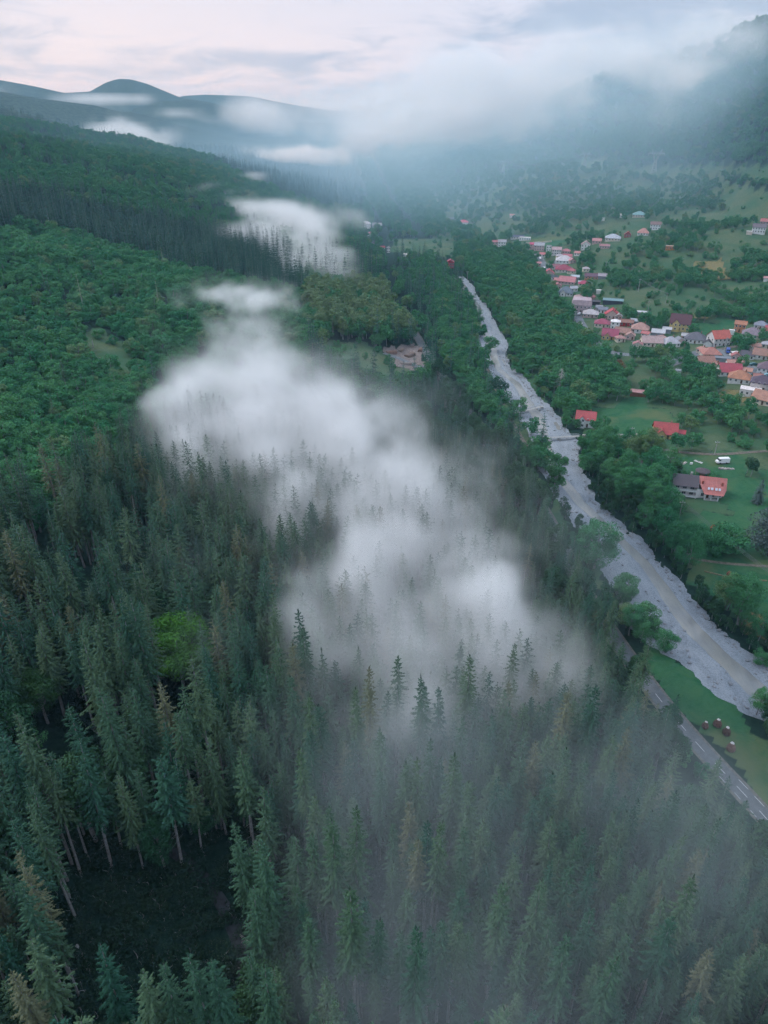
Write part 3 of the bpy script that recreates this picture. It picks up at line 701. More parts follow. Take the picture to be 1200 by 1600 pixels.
RED, MAG, ORG, BRN, DRK, GRY, BLU, PNK, PUR, TEAL = (.50, .045, .05), (.36, .03, .10), (.50, .20, .11), (.30, .13, .09), (.07, .07, .09), (.30, .33, .37), (.36, .44, .52), (.50, .24, .24), (.16, .10, .15), (.10, .25, .29)
W, CR, YL, PK, OW = (.78, .78, .78), (.68, .61, .52), (.62, .44, .22), (.58, .42, .40), (.56, .26, .15)
HOUSES = [
 (1036, 686, 36, 'yellow house with a steep red roof and gabled bay on the meadow', dict(roof='gable', wall=YL, top=RED, fl=1, rise=.95, cross=True, rot=8)),
 (1060, 684, 16, 'low red roofed shed joined to the yellow house on the meadow', dict(roof='gable', wall=CR, top=(.42, .03, .05), name='shed', cat='shed', rise=.5, win=False)),
 (913, 668, 30, 'white house with a red roof half hidden by trees beside the footbridge', dict(roof='gable', wall=W, top=(.48, .05, .06), fl=2, rise=.8, cross=True, hmul=.8)),
 (996, 620, 24, 'long low shed with a faded pink roof alone on the orchard slope', dict(roof='gable', wall=BRN, top=PNK, name='shed', cat='shed', dep=.4, win=False)),
 (1059, 586, 8, 'tiny white hut among the trees below the village', dict(roof='shed', wall=W, top=GRY, name='shed', cat='hut', win=False, kind='metal', rise=.2)),
 (907, 489, 31, 'large house with a pinkish grey mansard roof at the bend of the village street', dict(roof='mansard', wall=(.45, .36, .38), top=(.44, .34, .38), fl=2, rise=.9)),
 (922, 497, 24, 'pink walled house with a pale grey hipped roof beside the mansard house', dict(roof='hip', wall=PK, top=(.45, .44, .47), kind='metal', rise=.6)),
 (957, 476, 31, 'long shed with a teal sheet roof behind the village', dict(roof='shed', wall=DRK, top=TEAL, kind='metal', dep=.28, name='barn', cat='barn', win=False, rise=.4)),
 (930, 477, 14, 'small dark open shed with a pale edge behind the pink walled house', dict(roof='shed', wall=DRK, top=DRK, dep=.5, name='shed', cat='shed', win=False, rise=.3)),
 (955, 499, 23, 'pale pink house with a bright red gable roof above the village street', dict(roof='gablef', wall=(.62, .46, .42), top=(.55, .03, .05), fl=1, rise=.75)),
 (941, 490, 15, 'small house with a slate grey roof touching the bright red gable roof', dict(roof='gable', wall=W, top=(.16, .19, .25), rise=.5)),
 (940, 512, 24, 'low house with a long magenta roof beside the street', dict(roof='hip', wall=CR, top=MAG, kind='metal', rise=.6)),
 (960, 515, 14, 'white two storey house with ornate balconies between magenta roofs', dict(roof='hip', wall=W, top=W, fl=2, rise=.5)),
 (978, 510, 21, 'long building with a rust brown roof and red walls in the village centre', dict(roof='gable', wall=(.42, .06, .07), top=BRN, dep=.6)),
 (990, 508, 13, 'small outbuilding with a pale sheet roof behind the rust brown roof', dict(roof='shed', wall=GRY, top=BLU, kind='metal', name='shed', cat='shed', rise=.4, win=False)),
 (952, 531, 25, 'yellow gabled house with a magenta roof at the street corner', dict(roof='gable', wall=YL, top=MAG, kind='metal', cross=True, rise=.9)),
 (972, 526, 24, 'house with a brown tiled roof squeezed in beside the yellow gabled house', dict(roof='gable', wall=CR, top=(.34, .17, .13), rise=.6, rot=-12)),
 (999, 521, 27, 'white house with a tan hipped roof near the village centre', dict(roof='hip', wall=W, top=(.45, .24, .19), rise=.75)),
 (1016, 542, 32, 'broad house with a weathered pink and grey roof above the wooded bank', dict(roof='gable', wall=CR, top=(.42, .29, .28), rise=.6, rot=15)),
 (995, 545, 15, 'narrow house with a dusty red roof by the power poles', dict(roof='gablef', wall=CR, top=(.42, .16, .16), rise=.5)),
 (1027, 527, 20, 'workshop with a pale grey sheet roof between tan and grey roofs', dict(roof='shed', wall=GRY, top=(.40, .44, .48), kind='metal', name='barn', cat='workshop', rise=.3, win=False)),
 (1045, 543, 26, 'house with a star shaped pale grey hipped roof at the edge of the trees', dict(roof='hip', wall=W, top=(.38, .40, .46), kind='metal', rise=.8, rot=35)),
 (1001, 494, 18, 'open canopy with a light metal roof in the field above the village', dict(roof='shed', wall=GRY, top=(.45, .50, .54), kind='metal', name='canopy', cat='canopy', dep=.4, rise=.2, win=False)),
 (1060, 518, 31, 'yellow house with twin gables and a dark maroon roof in a lawn', dict(roof='gable', wall=(.64, .50, .24), top=(.12, .04, .06), fl=2, rise=1.0, cross=True, hmul=.9)),
 (1041, 521, 13, 'small shed with a light blue grey roof left of the twin gabled yellow house', dict(roof='shed', wall=GRY, top=(.45, .50, .53), kind='metal', name='shed', cat='shed', rise=.3, win=False)),
 (1085, 537, 32, 'white house under a broad dark grey hipped roof', dict(roof='hip', wall=W, top=(.12, .13, .17), rise=.7)),
 (1120, 541, 29, 'tall white house with a vivid orange red gable roof by the lane', dict(roof='gable', wall=(.68, .66, .66), top=(.58, .09, .05), fl=2, rise=.85, rot=35)),
 (1105, 542, 13, 'white garage with a gable front leaning against the orange red roofed house', dict(roof='gablef', wall=W, top=DRK, name='shed', cat='garage', rise=.6, win=False)),
 (1154, 520, 17, 'wooden house with stepped orange brown roofs at the wood edge', dict(roof='gable', wall=OW, top=(.44, .17, .08), fl=2, rise=.6)),
 (1142, 523, 9, 'little white cube hut beside the stepped orange brown roofs', dict(roof='flat', wall=W, top=W, name='shed', cat='hut', win=False)),
 (1173, 530, 29, 'cream house with a mauve grey hipped roof and a row of windows', dict(roof='hip', wall=(.66, .60, .52), top=(.24, .19, .25), rise=.75)),
 (1187, 515, 19, 'house with a steel blue sheet roof behind the mauve grey roof', dict(roof='hip', wall=W, top=(.20, .25, .33), kind='metal', rise=.7)),
 (1204, 523, 20, 'house with a crimson roof cut by the picture edge near the steel blue roof', dict(roof='gable', wall=W, top=(.50, .04, .08), rise=.7)),
 (1156, 536, 11, 'small turquoise canopy standing on the grass by the lane', dict(roof='shed', wall=(.10, .38, .42), top=(.20, .50, .52), kind='metal', name='canopy', cat='canopy', rise=.2, win=False)),
 (1108, 560, 29, 'house with an orange brown tiled roof on the grey yard', dict(roof='hip', wall=CR, top=(.48, .17, .12), rise=.7, rot=20)),
 (1100, 572, 25, 'white walled cottage with a brown roof above the tree belt', dict(roof='gable', wall=W, top=(.36, .17, .12), rise=.7, rot=25)),
 (1086, 571, 12, 'tiny hut with a dusty pink pyramid roof at the edge of the tree belt', dict(roof='hip', wall=PK, top=(.42, .2, .16), name='shed', cat='hut', rise=.9, win=False)),
 (1126, 566, 25, 'long low shed with a blue grey roof across the yard', dict(roof='gable', wall=GRY, top=(.17, .21, .25), kind='metal', name='barn', cat='barn', dep=.35, rise=.4, win=False, rot=12)),
 (1137, 588, 33, 'white gabled house with a raspberry red roof above the gardens', dict(roof='gable', wall=W, top=(.45, .035, .075), rise=.8, rot=14)),
 (1146, 577, 25, 'house with a light salmon tiled roof behind the raspberry red roof', dict(roof='gable', wall=W, top=(.52, .24, .18), rise=.6, rot=14)),
 (1153, 600, 33, 'white house with an orange hipped roof and a row of dark windows', dict(roof='hip', wall=(.70, .70, .69), top=(.46, .18, .08), rise=.75)),
 (1165, 586, 15, 'small outbuilding with a peach tiled roof on the lane', dict(roof='gable', wall=W, top=(.48, .22, .15), name='shed', cat='outbuilding', rise=.6, win=False)),
 (1187, 612, 33, 'house with a dark plum roof behind the white flat roofed block', dict(roof='hip', wall=(.66, .60, .58), top=(.10, .07, .12), rise=.7, fl=2, hmul=.8)),
 (1170, 620, 31, 'white block with a flat white roof below the plum roofed house', dict(roof='flat', wall=(.70, .68, .68), top=(.72, .68, .66), name='house', cat='building', dep=.7)),
 (1194, 634, 38, 'house with a worn orange roof lowest in the village by the gardens', dict(roof='gable', wall=CR, top=(.44, .20, .12), rise=.7, rot=-15)),
 (1166, 562, 21, 'white walled house with a charcoal roof beside the blue truck', dict(roof='gable', wall=W, top=(.09, .09, .12), rise=.6)),
 (1189, 562, 28, 'white house with a wide rusty tiled roof near the charcoal roof', dict(roof='gable', wall=W, top=(.36, .18, .13), rise=.7)),
 (1196, 583, 27, 'rounded white house with a violet grey roof beside the lane', dict(roof='hip', wall=(.70, .69, .69), top=(.18, .12, .17), rise=.8)),
 (808, 374, 21, 'long hall with a navy blue roof at the far end of the village', dict(roof='gable', wall=W, top=(.05, .07, .13), kind='metal', dep=.4, name='hall', cat='hall', rise=.5)),
 (820, 376, 18, 'white low wing in front of the navy blue roofed hall', dict(roof='flat', wall=(.75, .75, .75), top=W, dep=.4, name='house', cat='building', chim=0)),
 (773, 386, 9, 'pink house at the wood edge left of the far village', dict(roof='gable', wall=PK, top=(.42, .12, .14), fl=2)),
 (784, 386, 13, 'grey roofed white house next to the pink house at the wood edge', dict(roof='gable', wall=W, top=GRY, fl=2)),
 (832, 390, 10, 'house with a hot pink roof at the head of the street', dict(roof='gable', wall=PK, top=(.55, .04, .14), fl=2)),
 (842, 392, 16, 'pink walled house with a grey roof beside the hot pink roof', dict(roof='gable', wall=PK, top=GRY, kind='metal', fl=2)),
 (857, 393, 8, 'white tower like house behind the street', dict(roof='flat', wall=W, top=GRY, fl=2, chim=0)),
 (869, 399, 15, 'white house front with three dark windows behind the street', dict(roof='gable', wall=(.7, .66, .66), top=(.45, .30, .32), fl=2)),
 (884, 397, 13, 'house with a rose coloured roof on the right side of the street', dict(roof='hip', wall=PK, top=(.50, .15, .19))),
 (886, 406, 14, 'house with a brick red roof in front of the rose coloured roof', dict(roof='gable', wall=PK, top=(.45, .10, .13))),
 (881, 413, 27, 'wide building with a curved off white sheet roof', dict(roof='hip', wall=W, top=(.48, .49, .52), kind='metal', rise=.6, name='hall', cat='hall')),
 (880, 426, 26, 'white house with a deep crimson roof facing the street', dict(roof='hip', wall=(.68, .64, .60), top=(.32, .03, .08), rise=.6)),
 (857, 432, 16, 'house with a scarlet roof on the wooded side of the street', dict(roof='gablef', wall=PK, top=(.52, .06, .10), rise=.7)),
 (841, 416, 8, 'small pink house hidden by trees on the wooded side of the street', dict(roof='gable', wall=PK, top=(.5, .22, .25))),
 (862, 438, 18, 'low white walled house with a dark teal roof below the scarlet roof', dict(roof='gable', wall=W, top=(.06, .09, .11), dep=.5)),
 (886, 445, 26, 'cluster house with a faded rose roof halfway along the village', dict(roof='gable', wall=PK, top=(.50, .15, .18), rise=.6, rot=-10)),
 (898, 438, 13, 'shed with a powder blue roof behind the faded rose roof', dict(roof='shed', wall=GRY, top=BLU, kind='metal', name='shed', cat='shed', win=False, rise=.3)),
 (872, 443, 14, 'little house with a coral roof beside the dark teal roof', dict(roof='gable', wall=PK, top=(.52, .2, .2), name='shed', cat='outbuilding', win=False)),
 (926, 437, 26, 'orange walled house with a long plum roof in the orchard', dict(roof='gable', wall=(.58, .28, .18), top=(.15, .07, .12), dep=.5)),
 (941, 436, 14, 'grey outbuilding behind the orange walled house', dict(roof='gable', wall=GRY, top=(.33, .30, .36), name='shed', cat='outbuilding', win=False)),
 (911, 453, 17, 'cream house with a cerise roof at the edge of the orchard', dict(roof='hip', wall=CR, top=(.42, .03, .10), fl=2, hmul=.9)),
 (913, 447, 20, 'long shed with a silvery blue roof behind the cerise roof', dict(roof='shed', wall=CR, top=BLU, kind='metal', name='barn', cat='barn', dep=.4, win=False, rise=.3)),
 (883, 463, 23, 'white house with a slate blue hipped roof beside the wood', dict(roof='hip', wall=W, top=(.11, .17, .23), kind='metal', rise=.9, cross=True)),
 (935, 459, 8, 'small plain white hut alone in the meadow above the village', dict(roof='flat', wall=(.72, .70, .68), top=W, name='shed', cat='hut', win=False)),
 (914, 391, 14, 'white gabled house at the start of the upper hamlet', dict(roof='gablef', wall=W, top=(.38, .25, .26), fl=2, rise=.7)),
 (932, 381, 14, 'house with a light coral roof in the upper hamlet', dict(roof='gable', wall=PK, top=(.5, .2, .2))),
 (957, 377, 24, 'long house with a powder blue roof in the upper hamlet', dict(roof='hip', wall=CR, top=BLU, kind='metal')),
 (980, 371, 10, 'narrow dark red house behind the powder blue roof', dict(roof='gablef', wall=(.35, .1, .1), top=(.40, .06, .07), rise=.8)),
 (1004, 369, 17, 'cream house with a salmon pyramid roof on the hillside', dict(roof='hip', wall=W, top=(.52, .22, .18), rise=.9)),
 (1023, 360, 16, 'house with a brown roof highest in the upper hamlet', dict(roof='gable', wall=W, top=(.22, .13, .13), fl=2)),
 (944, 389, 16, 'low house with a dusty rose roof below the powder blue roof', dict(roof='gable', wall=PK, top=(.40, .17, .19), dep=.5)),
 (1047, 391, 15, 'orange box shaped building site with open windows on the hillside', dict(roof='flat', wall=(.56, .24, .12), top=(.55, .35, .25), fl=1, chim=0, dep=.6)),
 (998, 340, 20, 'large house with a turquoise roof standing alone above the hamlet', dict(roof='hip', wall=CR, top=(.12, .36, .40), kind='metal')),
 (971, 340, 7, 'small white cabin left of the turquoise roof', dict(roof='gable', wall=W, top=W, name='shed', cat='hut', win=False)),
 (942, 345, 5, 'lone white speck of a hut among the trees above the hamlet', dict(roof='flat', wall=W, top=W, name='shed', cat='hut', win=False)),
 (1184, 366, 20, 'dark roofed white house on the right hand hillside ridge', dict(roof='gable', wall=W, top=(.14, .12, .15), fl=2)),
 (1196, 352, 17, 'red roofed house above the dark roofed house on the hillside ridge', dict(roof='gable', wall=PK, top=(.45, .12, .12))),
 (1170, 367, 9, 'pale terrace house at the foot of the hillside ridge pair', dict(roof='flat', wall=(.68, .58, .5), top=W, name='shed', cat='outbuilding', win=False)),
 (1197, 440, 9, 'small white gabled hut on the right hand slope above the village', dict(roof='gable', wall=W, top=PNK, name='shed', cat='hut', win=False)),
 (572, 357, 15, 'biggest white house of the far hamlet beside the fog tongue', dict(roof='hip', wall=W, top=(.45, .46, .5), fl=2)),
 (589, 356, 15, 'grey barn right of the biggest white house in the far hamlet', dict(roof='gable', wall=(.35, .38, .4), top=GRY, name='barn', cat='barn', win=False)),
 (578, 369, 10, 'white house with a pink red roof in the middle of the far hamlet', dict(roof='hip', wall=W, top=(.5, .16, .18))),
 (572, 377, 10, 'long pink red roofed house low in the far hamlet', dict(roof='gable', wall=W, top=(.5, .16, .17))),
 (597, 391, 9, 'house with a crimson roof at the near end of the far hamlet', dict(roof='gable', wall=W, top=(.5, .07, .09))),
 (607, 395, 5, 'slim white house beside the crimson roof of the far hamlet', dict(roof='gablef', wall=W, top=GRY, fl=2)),
 (540, 365, 7, 'white hut nearest the fog tongue', dict(roof='flat', wall=W, top=W, name='shed', cat='hut', win=False)),
 (545, 349, 7, 'small pale house half in the fog above the far hamlet', dict(roof='gable', wall=W, top=W, name='shed', cat='hut', win=False)),
 (582, 384, 7, 'little dark roofed house between the pink red and crimson roofs', dict(roof='gable', wall=W, top=DRK, name='shed', cat='hut', win=False)),
 (633, 401, 5, 'tiny white hut in the clearing right of the far hamlet', dict(roof='gable', wall=W, top=W, name='shed', cat='hut', win=False)),
 (703, 419, 13, 'lone red house in the woods near the top of the river', dict(roof='gablef', wall=(.45, .05, .08), top=(.45, .04, .08), fl=2, rise=.6)),
 (724, 351, 15, 'house with a bright rose roof alone in the valley woods', dict(roof='hip', wall=W, top=(.55, .06, .13))),
 (703, 345, 18, 'long hall with a blue grey roof beyond the bright rose roof', dict(roof='gable', wall=GRY, top=(.10, .17, .24), kind='metal', name='hall', cat='hall', dep=.3)),
 (800, 340, 8, 'low white house with a pink roof in the woods above the navy hall', dict(roof='gable', wall=W, top=PNK, name='shed', cat='hut', win=False)),
]
for (px_, py_, wp_, lb_, kw_) in HOUSES:
    house(px_, py_, wp_, lb_, **kw_)


# the smaller roofs crowded between the named ones
_fill = [(848, 402, 10, (.50, .12, .14)), (874, 405, 11, (.40, .38, .42)), (893, 412, 10, (.50, .20, .22)), (868, 421, 12, (.30, .10, .14)), (893, 428, 12, (.44, .10, .14)), (870, 452, 13, (.48, .16, .17)), (895, 456, 12, (.36, .40, .46)), (903, 470, 13, (.46, .30, .30)), (922, 470, 12, (.40, .12, .13)), (935, 486, 10, (.30, .33, .38)),
         (968, 535, 14, (.46, .20, .17)), (984, 531, 14, (.44, .24, .20)), (1008, 528, 12, (.48, .12, .12)), (1032, 535, 14, (.46, .27, .23)), (1060, 540, 16, (.24, .27, .32)), (1070, 531, 12, (.40, .42, .45)), (1095, 552, 13, (.48, .22, .16)), (1148, 563, 13, (.42, .12, .12)), (1178, 548, 14, (.46, .22, .16)), (1196, 545, 14, (.36, .38, .44)),
         (1116, 577, 13, (.44, .19, .13)), (1182, 596, 13, (.40, .15, .12)), (1140, 536, 10, (.34, .36, .40)), (966, 500, 10, (.46, .46, .48)), (902, 400, 9, (.5, .2, .2)), (915, 425, 10, (.40, .36, .40))]
_cn = ['coral', 'grey', 'rose', 'plum', 'crimson', 'salmon', 'steel blue', 'dusty pink', 'red', 'slate']
_at = ['beside the fork of the far street', 'below the white house front', 'behind the curved off white roof', 'left of the deep crimson roof', 'right of the deep crimson roof', 'above the slate blue hipped roof', 'right of the slate blue hipped roof', 'above the mansard house', 'behind the long teal roofed shed', 'under the slate grey roof by the bright red gable',
       'below the brown tiled roof', 'between brown tiled and tan hipped roofs', 'right of the tan hipped roof', 'between the broad weathered and star shaped roofs', 'right of the star shaped roof', 'below the twin gabled house', 'under the garage of the orange red roofed house', 'left of the charcoal roof by the lane', 'above the wide rusty tiled roof', 'at the picture edge above the rusty tiled roof',
       'in front of the blue grey yard shed', 'left of the rounded white house', 'behind the orange red roofed house', 'right of the long magenta roof', 'above the rose coloured roof', 'left of the plum roofed orchard house']
for i_, (a_, b_, c_, d_) in enumerate(_fill):
    hue = 'grey' if max(d_) - min(d_) < .08 else ('blue grey' if d_[2] > d_[0] else ('dark red' if d_[0] < .42 and d_[1] < .14 else ('red' if d_[1] < .16 else 'pinkish tiled')))
    house(a_, b_, c_, 'small %s roofed house %s' % (hue, _at[i_]), roof=('gable', 'hip', 'gablef')[i_ % 3], wall=(W, CR, PK)[i_ % 3], top=d_, rot=(-20, 10, 25, 0)[i_ % 4], rise=.6, dep=.8)

# ------------------------------------------------------------------ the double house in front
def double_house():
    P, zc, az = local_frame(1092, 779)
    s = zc / FPX
    e = link('house', None, loc=(P[0], P[1] + 4.5, float(hterr(P[0], P[1] + 4.5))), rot=(0, 0, az * 0.55))
    tag(e, 'large double house, one half dark roofed with balconies, the other salmon red', 'house')
    BUILT.extend([(P[0] - 5, P[1] + 4, 8.5), (P[0] + 6, P[1] + 4, 8.5), (P[0] - 9, P[1] - 3, 8), (P[0] - 4, P[1] - 7, 9), (P[0] + 6, P[1] - 7, 8), (P[0] - 6, P[1] - 16, 7)])
    wm = cmat('wall', (.80, .76, .76)); dk = cmat('tile', (.085, .075, .095)); sal = cmat('metal', (.62, .16, .13))
    # left half: x -10..0, two storeys
    m = MB(); h = 5.4; r = 3.2; y0, y1 = -4.5, 4.5
    m.add([(-10, y0 + 1.6, -1), (0, y0 + 1.6, -1), (0, y1, -1), (-10, y1, -1), (-10, y0 + 1.6, h + .5), (0, y0 + 1.6, h + .5), (0, y1, h), (-10, y1, h)], [(0, 1, 5, 4), (1, 2, 6, 5), (2, 3, 7, 6), (3, 0, 4, 7)])
    m.add([(-10, y0 + 1.6, h + .5), (-10, y1, h), (-10, .2, h + r - .1)], [(0, 2, 1)])
    m.box(-10, -9.7, y0, y0 + 1.6, -1, h); m.box(-.6, -.02, y0, y0 + 1.6, -1, h)
    m.build('wall', wm, e, )
    rf = MB(); rf.slab([(-10.6, y0 - .5, h - .15), (.1, y0 - .5, h - .15), (.1, 0, h + r), (-10.6, 0, h + r)], .18); rf.slab([(.1, y1 + .5, h - .15), (-10.6, y1 + .5, h - .15), (-10.6, 0, h + r), (.1, 0, h + r)], .18)
    ro = rf.build('roof', dk, e); ro['label'] = 'dark charcoal tiled roof'
    MB().box(-3.4, -2.6, .6, 1.4, h + 2.2, h + 4.1).build('chimney', M_CONC, ro)
    for z, nm in ((.2, 'terrace'), (2.75, 'balcony')):
        b = MB().box(-9.68, -.62, y0 - .25, y0 + 1.58, z - .18, z).build(nm, M_CONC, e)
        q = MB(); q.box(-9.68, -.62, y0 - .24, y0 - .16, z + .82, z + .95); q.box(-9.68, -.62, y0 - .22, y0 - .18, z + .06, z + .62)
        for i in range(9): q.box(-9.6 + i * 1.1, -9.5 + i * 1.1, y0 - .2, y0 - .12, z + .004, z + .81)
        q.build('railing', M_WHITE, b)
    for z in (1.4, 4.0):
        for x in (-8.2, -5.2, -2.2):
            o = link('window', ME_WFRAME, e, loc=(x, y0 + 1.54, z), scale=(1.4, 1, 1.1)); link('pane', ME_PANE, o)
    for z, y in ((1.4, 1.5), (4.2, .2)):
        o = link('window', ME_WFRAME, e, loc=(-10.04, y, z), rot=(0, 0, -math.pi / 2)); link('pane', ME_PANE, o)
    # right half
    m = MB(); h2 = 3.6
    m.add([(.02, y0 + .6, -1), (10.2, y0 + 1.8, -1), (10.2, y1, -1), (.02, y1, -1), (.02, y0 + .6, h2 + .5), (10.2, y0 + 1.8, h2 + .9), (10.2, y1, h2), (.02, y1, h2)], [(0, 1, 5, 4), (1, 2, 6, 5), (2, 3, 7, 6), (3, 0, 4, 7)])
    m.add([(10.2, y0 + 1.8, h2 + .9), (10.2, y1, h2), (10.2, .1, h + r - .25)], [(0, 1, 2)])
    m.add([(.02, y0 + .6, h2 + .5), (.02, y1, h2), (.02, .1, h + r - .35)], [(0, 2, 1)])
    m.build('wall', wm, e)
    rf = MB(); top_ = h + r + .06
    A = (.14, -1.9, h + r - 2.1); B_ = (2.6, y0 - 1.3, 3.0); C = (10.2, y0 - 1.3, 3.0); D_ = (11.3, 0, top_); E_ = (.14, 0, top_); Cc = (11.3, y0 + 1.2, 4.6)
    rf.slab([A, B_, C, Cc, D_, E_], .16); rf.slab([(11.3, y1 + .6, h2 - .3), (.14, y1 + .6, h2 - .3), (.14, 0, top_), (11.3, 0, top_)], .16)
    ro = rf.build('roof', sal, e); ro['label'] = 'salmon red sheet metal roof with standing seams'
    sm = MB()
    sl = (top_ - 3.0) / (1.3 - y0)
    for i in range(15):
        x = .7 + i * .72
        ye = y0 - 1.25 if 2.6 < x < 10.2 else (-1.9 + (x - .14) / 2.46 * (y0 - 1.3 + 1.9) if x <= 2.6 else y0 + .9)
        sm.add([(x - .04, 0, top_ + .09), (x + .04, 0, top_ + .09), (x + .04, ye, top_ + sl * ye * 1.0 + .09), (x - .04, ye, top_ + sl * ye + .09), (x - .04, 0, top_ + .0), (x + .04, 0, top_ + .0), (x + .04, ye, top_ + sl * ye), (x - .04, ye, top_ + sl * ye)], [(0, 3, 2, 1), (0, 4, 7, 3), (1, 2, 6, 5)])
    so = sm.build('seams', cmat('metal', (.50, .12, .10)), ro); so['kind'] = 'stuff'
    for x in (4.2, 5.5, 7.2, 8.5):
        y = -3.9; z = top_ + sl * y
        k = MB().box(-.42, .42, -.55, .55, -.02, .12).build('skylight', M_WHITE, e, loc=(x, y, z + .06), rot=(math.atan(sl), 0, 0))
        MB().box(-.34, .34, -.46, .46, .122, .135).build('pane', cmat('skylight_glass', (.55, .60, .75)), k)
    for x in (1.6, 9.4): MB().box(x - .35, x + .35, -2.6, -1.9, top_ - sl * 2.6 - .4, top_ - sl * 1.9 + .8).build('chimney', cmat('brick_chimney', (.40, .12, .09)), e)
    pr = MB().box(2.9, 8.6, y0 - 1.1, y0 + .9, .0, .22).build('porch', M_CONC, e)
    for x in (3.1, 5.6, 8.4): MB().box(x - .18, x + .18, y0 - 1.0, y0 - .64, .224, 3.1).build('pillar', M_WHITE, pr)
    for x in (2.2, 6.6, 9.2):
        o = link('window', ME_WFRAME, e, loc=(x, y0 + .6 + .118 * x - .08, 1.7), scale=(1.1, 1, 1.2), rot=(0, 0, math.atan(.118))); link('pane', ME_PANE, o)
    link('door', ME_DOOR, e, loc=(4.4, y0 + 1.02, 0.2), rot=(0, 0, math.atan(.118)))
double_house()

def cabin():
    P, zc, az = local_frame(990, 742)
    e = link('cabin', None, loc=(P[0], P[1] + 2, float(hterr(P[0], P[1] + 2)) + .1), rot=(0, 0, az - .25)); tag(e, 'narrow cabin with a black roof and red and blue striped front among riverside trees', 'cabin')
    BUILT.extend([(P[0], P[1] + 2, 6.0), (P[0], P[1] - 5, 4.5)])
    MB().box(-3.3, 3.3, -2.5, 2.5, -1, 4.8).build('wall', cmat('wall', (.25, .05, .06)), e)
    MB().slab([(-3.7, -2.2, 4.9), (3.7, -2.2, 4.9), (3.7, 3.2, 6.6), (-3.7, 3.2, 6.6)], .2).build('roof', cmat('tile', (.06, .065, .085)), e)
    MB().box(-3.3, 3.3, -3.0, -2.52, 3.0, 3.9).build('awning', cmat('blue_cloth', (.04, .07, .22)), e)
    MB().box(-3.3, 3.3, -3.6, -2.55, 1.9, 2.6).build('awning', cmat('red_cloth', (.45, .06, .06)), e)
    MB().box(-3.3, 3.3, -3.9, -2.6, .2, 1.0).build('awning', cmat('blue_cloth', (.04, .07, .22)), e)
cabin()
def gazebo():
    P, zc, az = local_frame(1098, 744)
    e = link('gazebo', None, loc=(P[0], P[1] + 1, float(hterr(P[0], P[1] + 1))), rot=(0, 0, .3)); tag(e, 'round open gazebo with a dark brown roof on the lawn behind the double house', 'gazebo')
    BUILT.append((P[0], P[1], 5))
    n = 10; R_ = 3.3; m = MB()
    for i in range(n):
        a = 2 * math.pi * i / n; b = 2 * math.pi * (i + 1) / n
        m.slab([(R_ * math.cos(a), R_ * math.sin(a), 2.3), (R_ * math.cos(b), R_ * math.sin(b), 2.3), (0, 0, 3.7)], .12)
    m.build('roof', cmat('tile', (.09, .075, .09)), e)
    for i in range(0, n, 2):
        a = 2 * math.pi * i / n; v, f = tube_((2.8 * math.cos(a), 2.8 * math.sin(a), 0), (2.8 * math.cos(a), 2.8 * math.sin(a), 2.3), .1)
        MB().add(v, f).build('post', cmat('timber', (.42, .25, .12)), e)
    MB().box(-1, 1, -.5, .5, .1, .8).build('table', cmat('timber', (.42, .25, .12)), e)
gazebo()

# ------------------------------------------------------------------ cars and vans
_car = {}
def car_meshes(rgb, van):
    k = (rgb, van)
    if k in _car: return _car[k]
    L_, H_ = (4.3, 1.45) if not van else (5.2, 2.3)
    pr = [(-2.15, .35), (-2.15, .8), (-1.95, .95), (-1.2, 1.0), (-.6, H_), (1.1, H_), (1.75, 1.02), (2.1, .95), (2.15, .4)] if not van else [(-2.6, .4), (-2.6, 1.1), (-2.0, 1.3), (-1.5, 2.2), (-1.3, 2.3), (2.5, 2.3), (2.6, 2.2), (2.6, .4)]
    m = MB(); n = len(pr); W_ = .85 if not van else .98
    v = [(x, -W_, z) for x, z in pr] + [(x, W_, z) for x, z in pr]
    v = [(x, y * (.86 if z > 1.05 else 1), z) for x, y, z in v]
    m.add(v, [tuple(range(n))[::1], tuple(range(2 * n - 1, n - 1, -1))] + [(i, i + n, (i + 1) % n + n, (i + 1) % n) for i in range(n)])
    body = m.mesh('body', [mat('car_paint', rgb, rough=.3, spec=.5, var=.05)])
    g = MB(); g.box(-.75, 1.2, -W_ * .88, W_ * .88, 1.04, 1.34) if not van else g.box(-1.95, -1.2, -W_ * .93, W_ * .93, 1.35, 2.0)
    glass = g.mesh('window', [M_GLASS])
    wv, wf = tube_((0, -.11, 0), (0, .11, 0), .33, 12); wheel = MB().add(wv, wf).mesh('wheel', [M_BLACK])
    _car[k] = (body, glass, wheel, W_); return _car[k]
def car(px, py, rgb, rot, label, van=False, cat='car', name='parked_car'):
    P, zc, az = local_frame(px, py); b, g, w_, W_ = car_meshes(rgb, van)
    e = link(name, None, loc=(P[0], P[1], float(hterr(P[0], P[1])) + .2), rot=(0, 0, math.radians(rot)), scale=(1.15, 1.15, 1.15)); tag(e, label, cat)
    BUILT.append((P[0], P[1], 3.5))
    link('body', b, e); link('window', g, e)
    for x in (-1.35, 1.35):
        for y in (-W_, W_): link('wheel', w_, e, loc=(x, y, .33))
car(1137, 551, (.03, .08, .35), 70, 'blue lorry parked on the lane by the white van', True, 'lorry', 'lorry')
car(1146, 556, (.72, .72, .73), 20, 'white van parked beside the blue lorry on the lane', True, 'van', 'van')
car(1176, 571, (.04, .12, .14), 10, 'dark teal car in the yard below the charcoal roof')
car(1198, 588, (.15, .30, .34), 0, 'blue green car standing on the lane by the rounded white house')
car(1187, 590, (.30, .33, .36), 80, 'silver car on the lane near the rounded white house')
car(907, 508, (.70, .71, .72), 65, 'white car driving down the village street')
car(905, 492, (.35, .37, .40), 60, 'grey car at the upper bend of the village street')
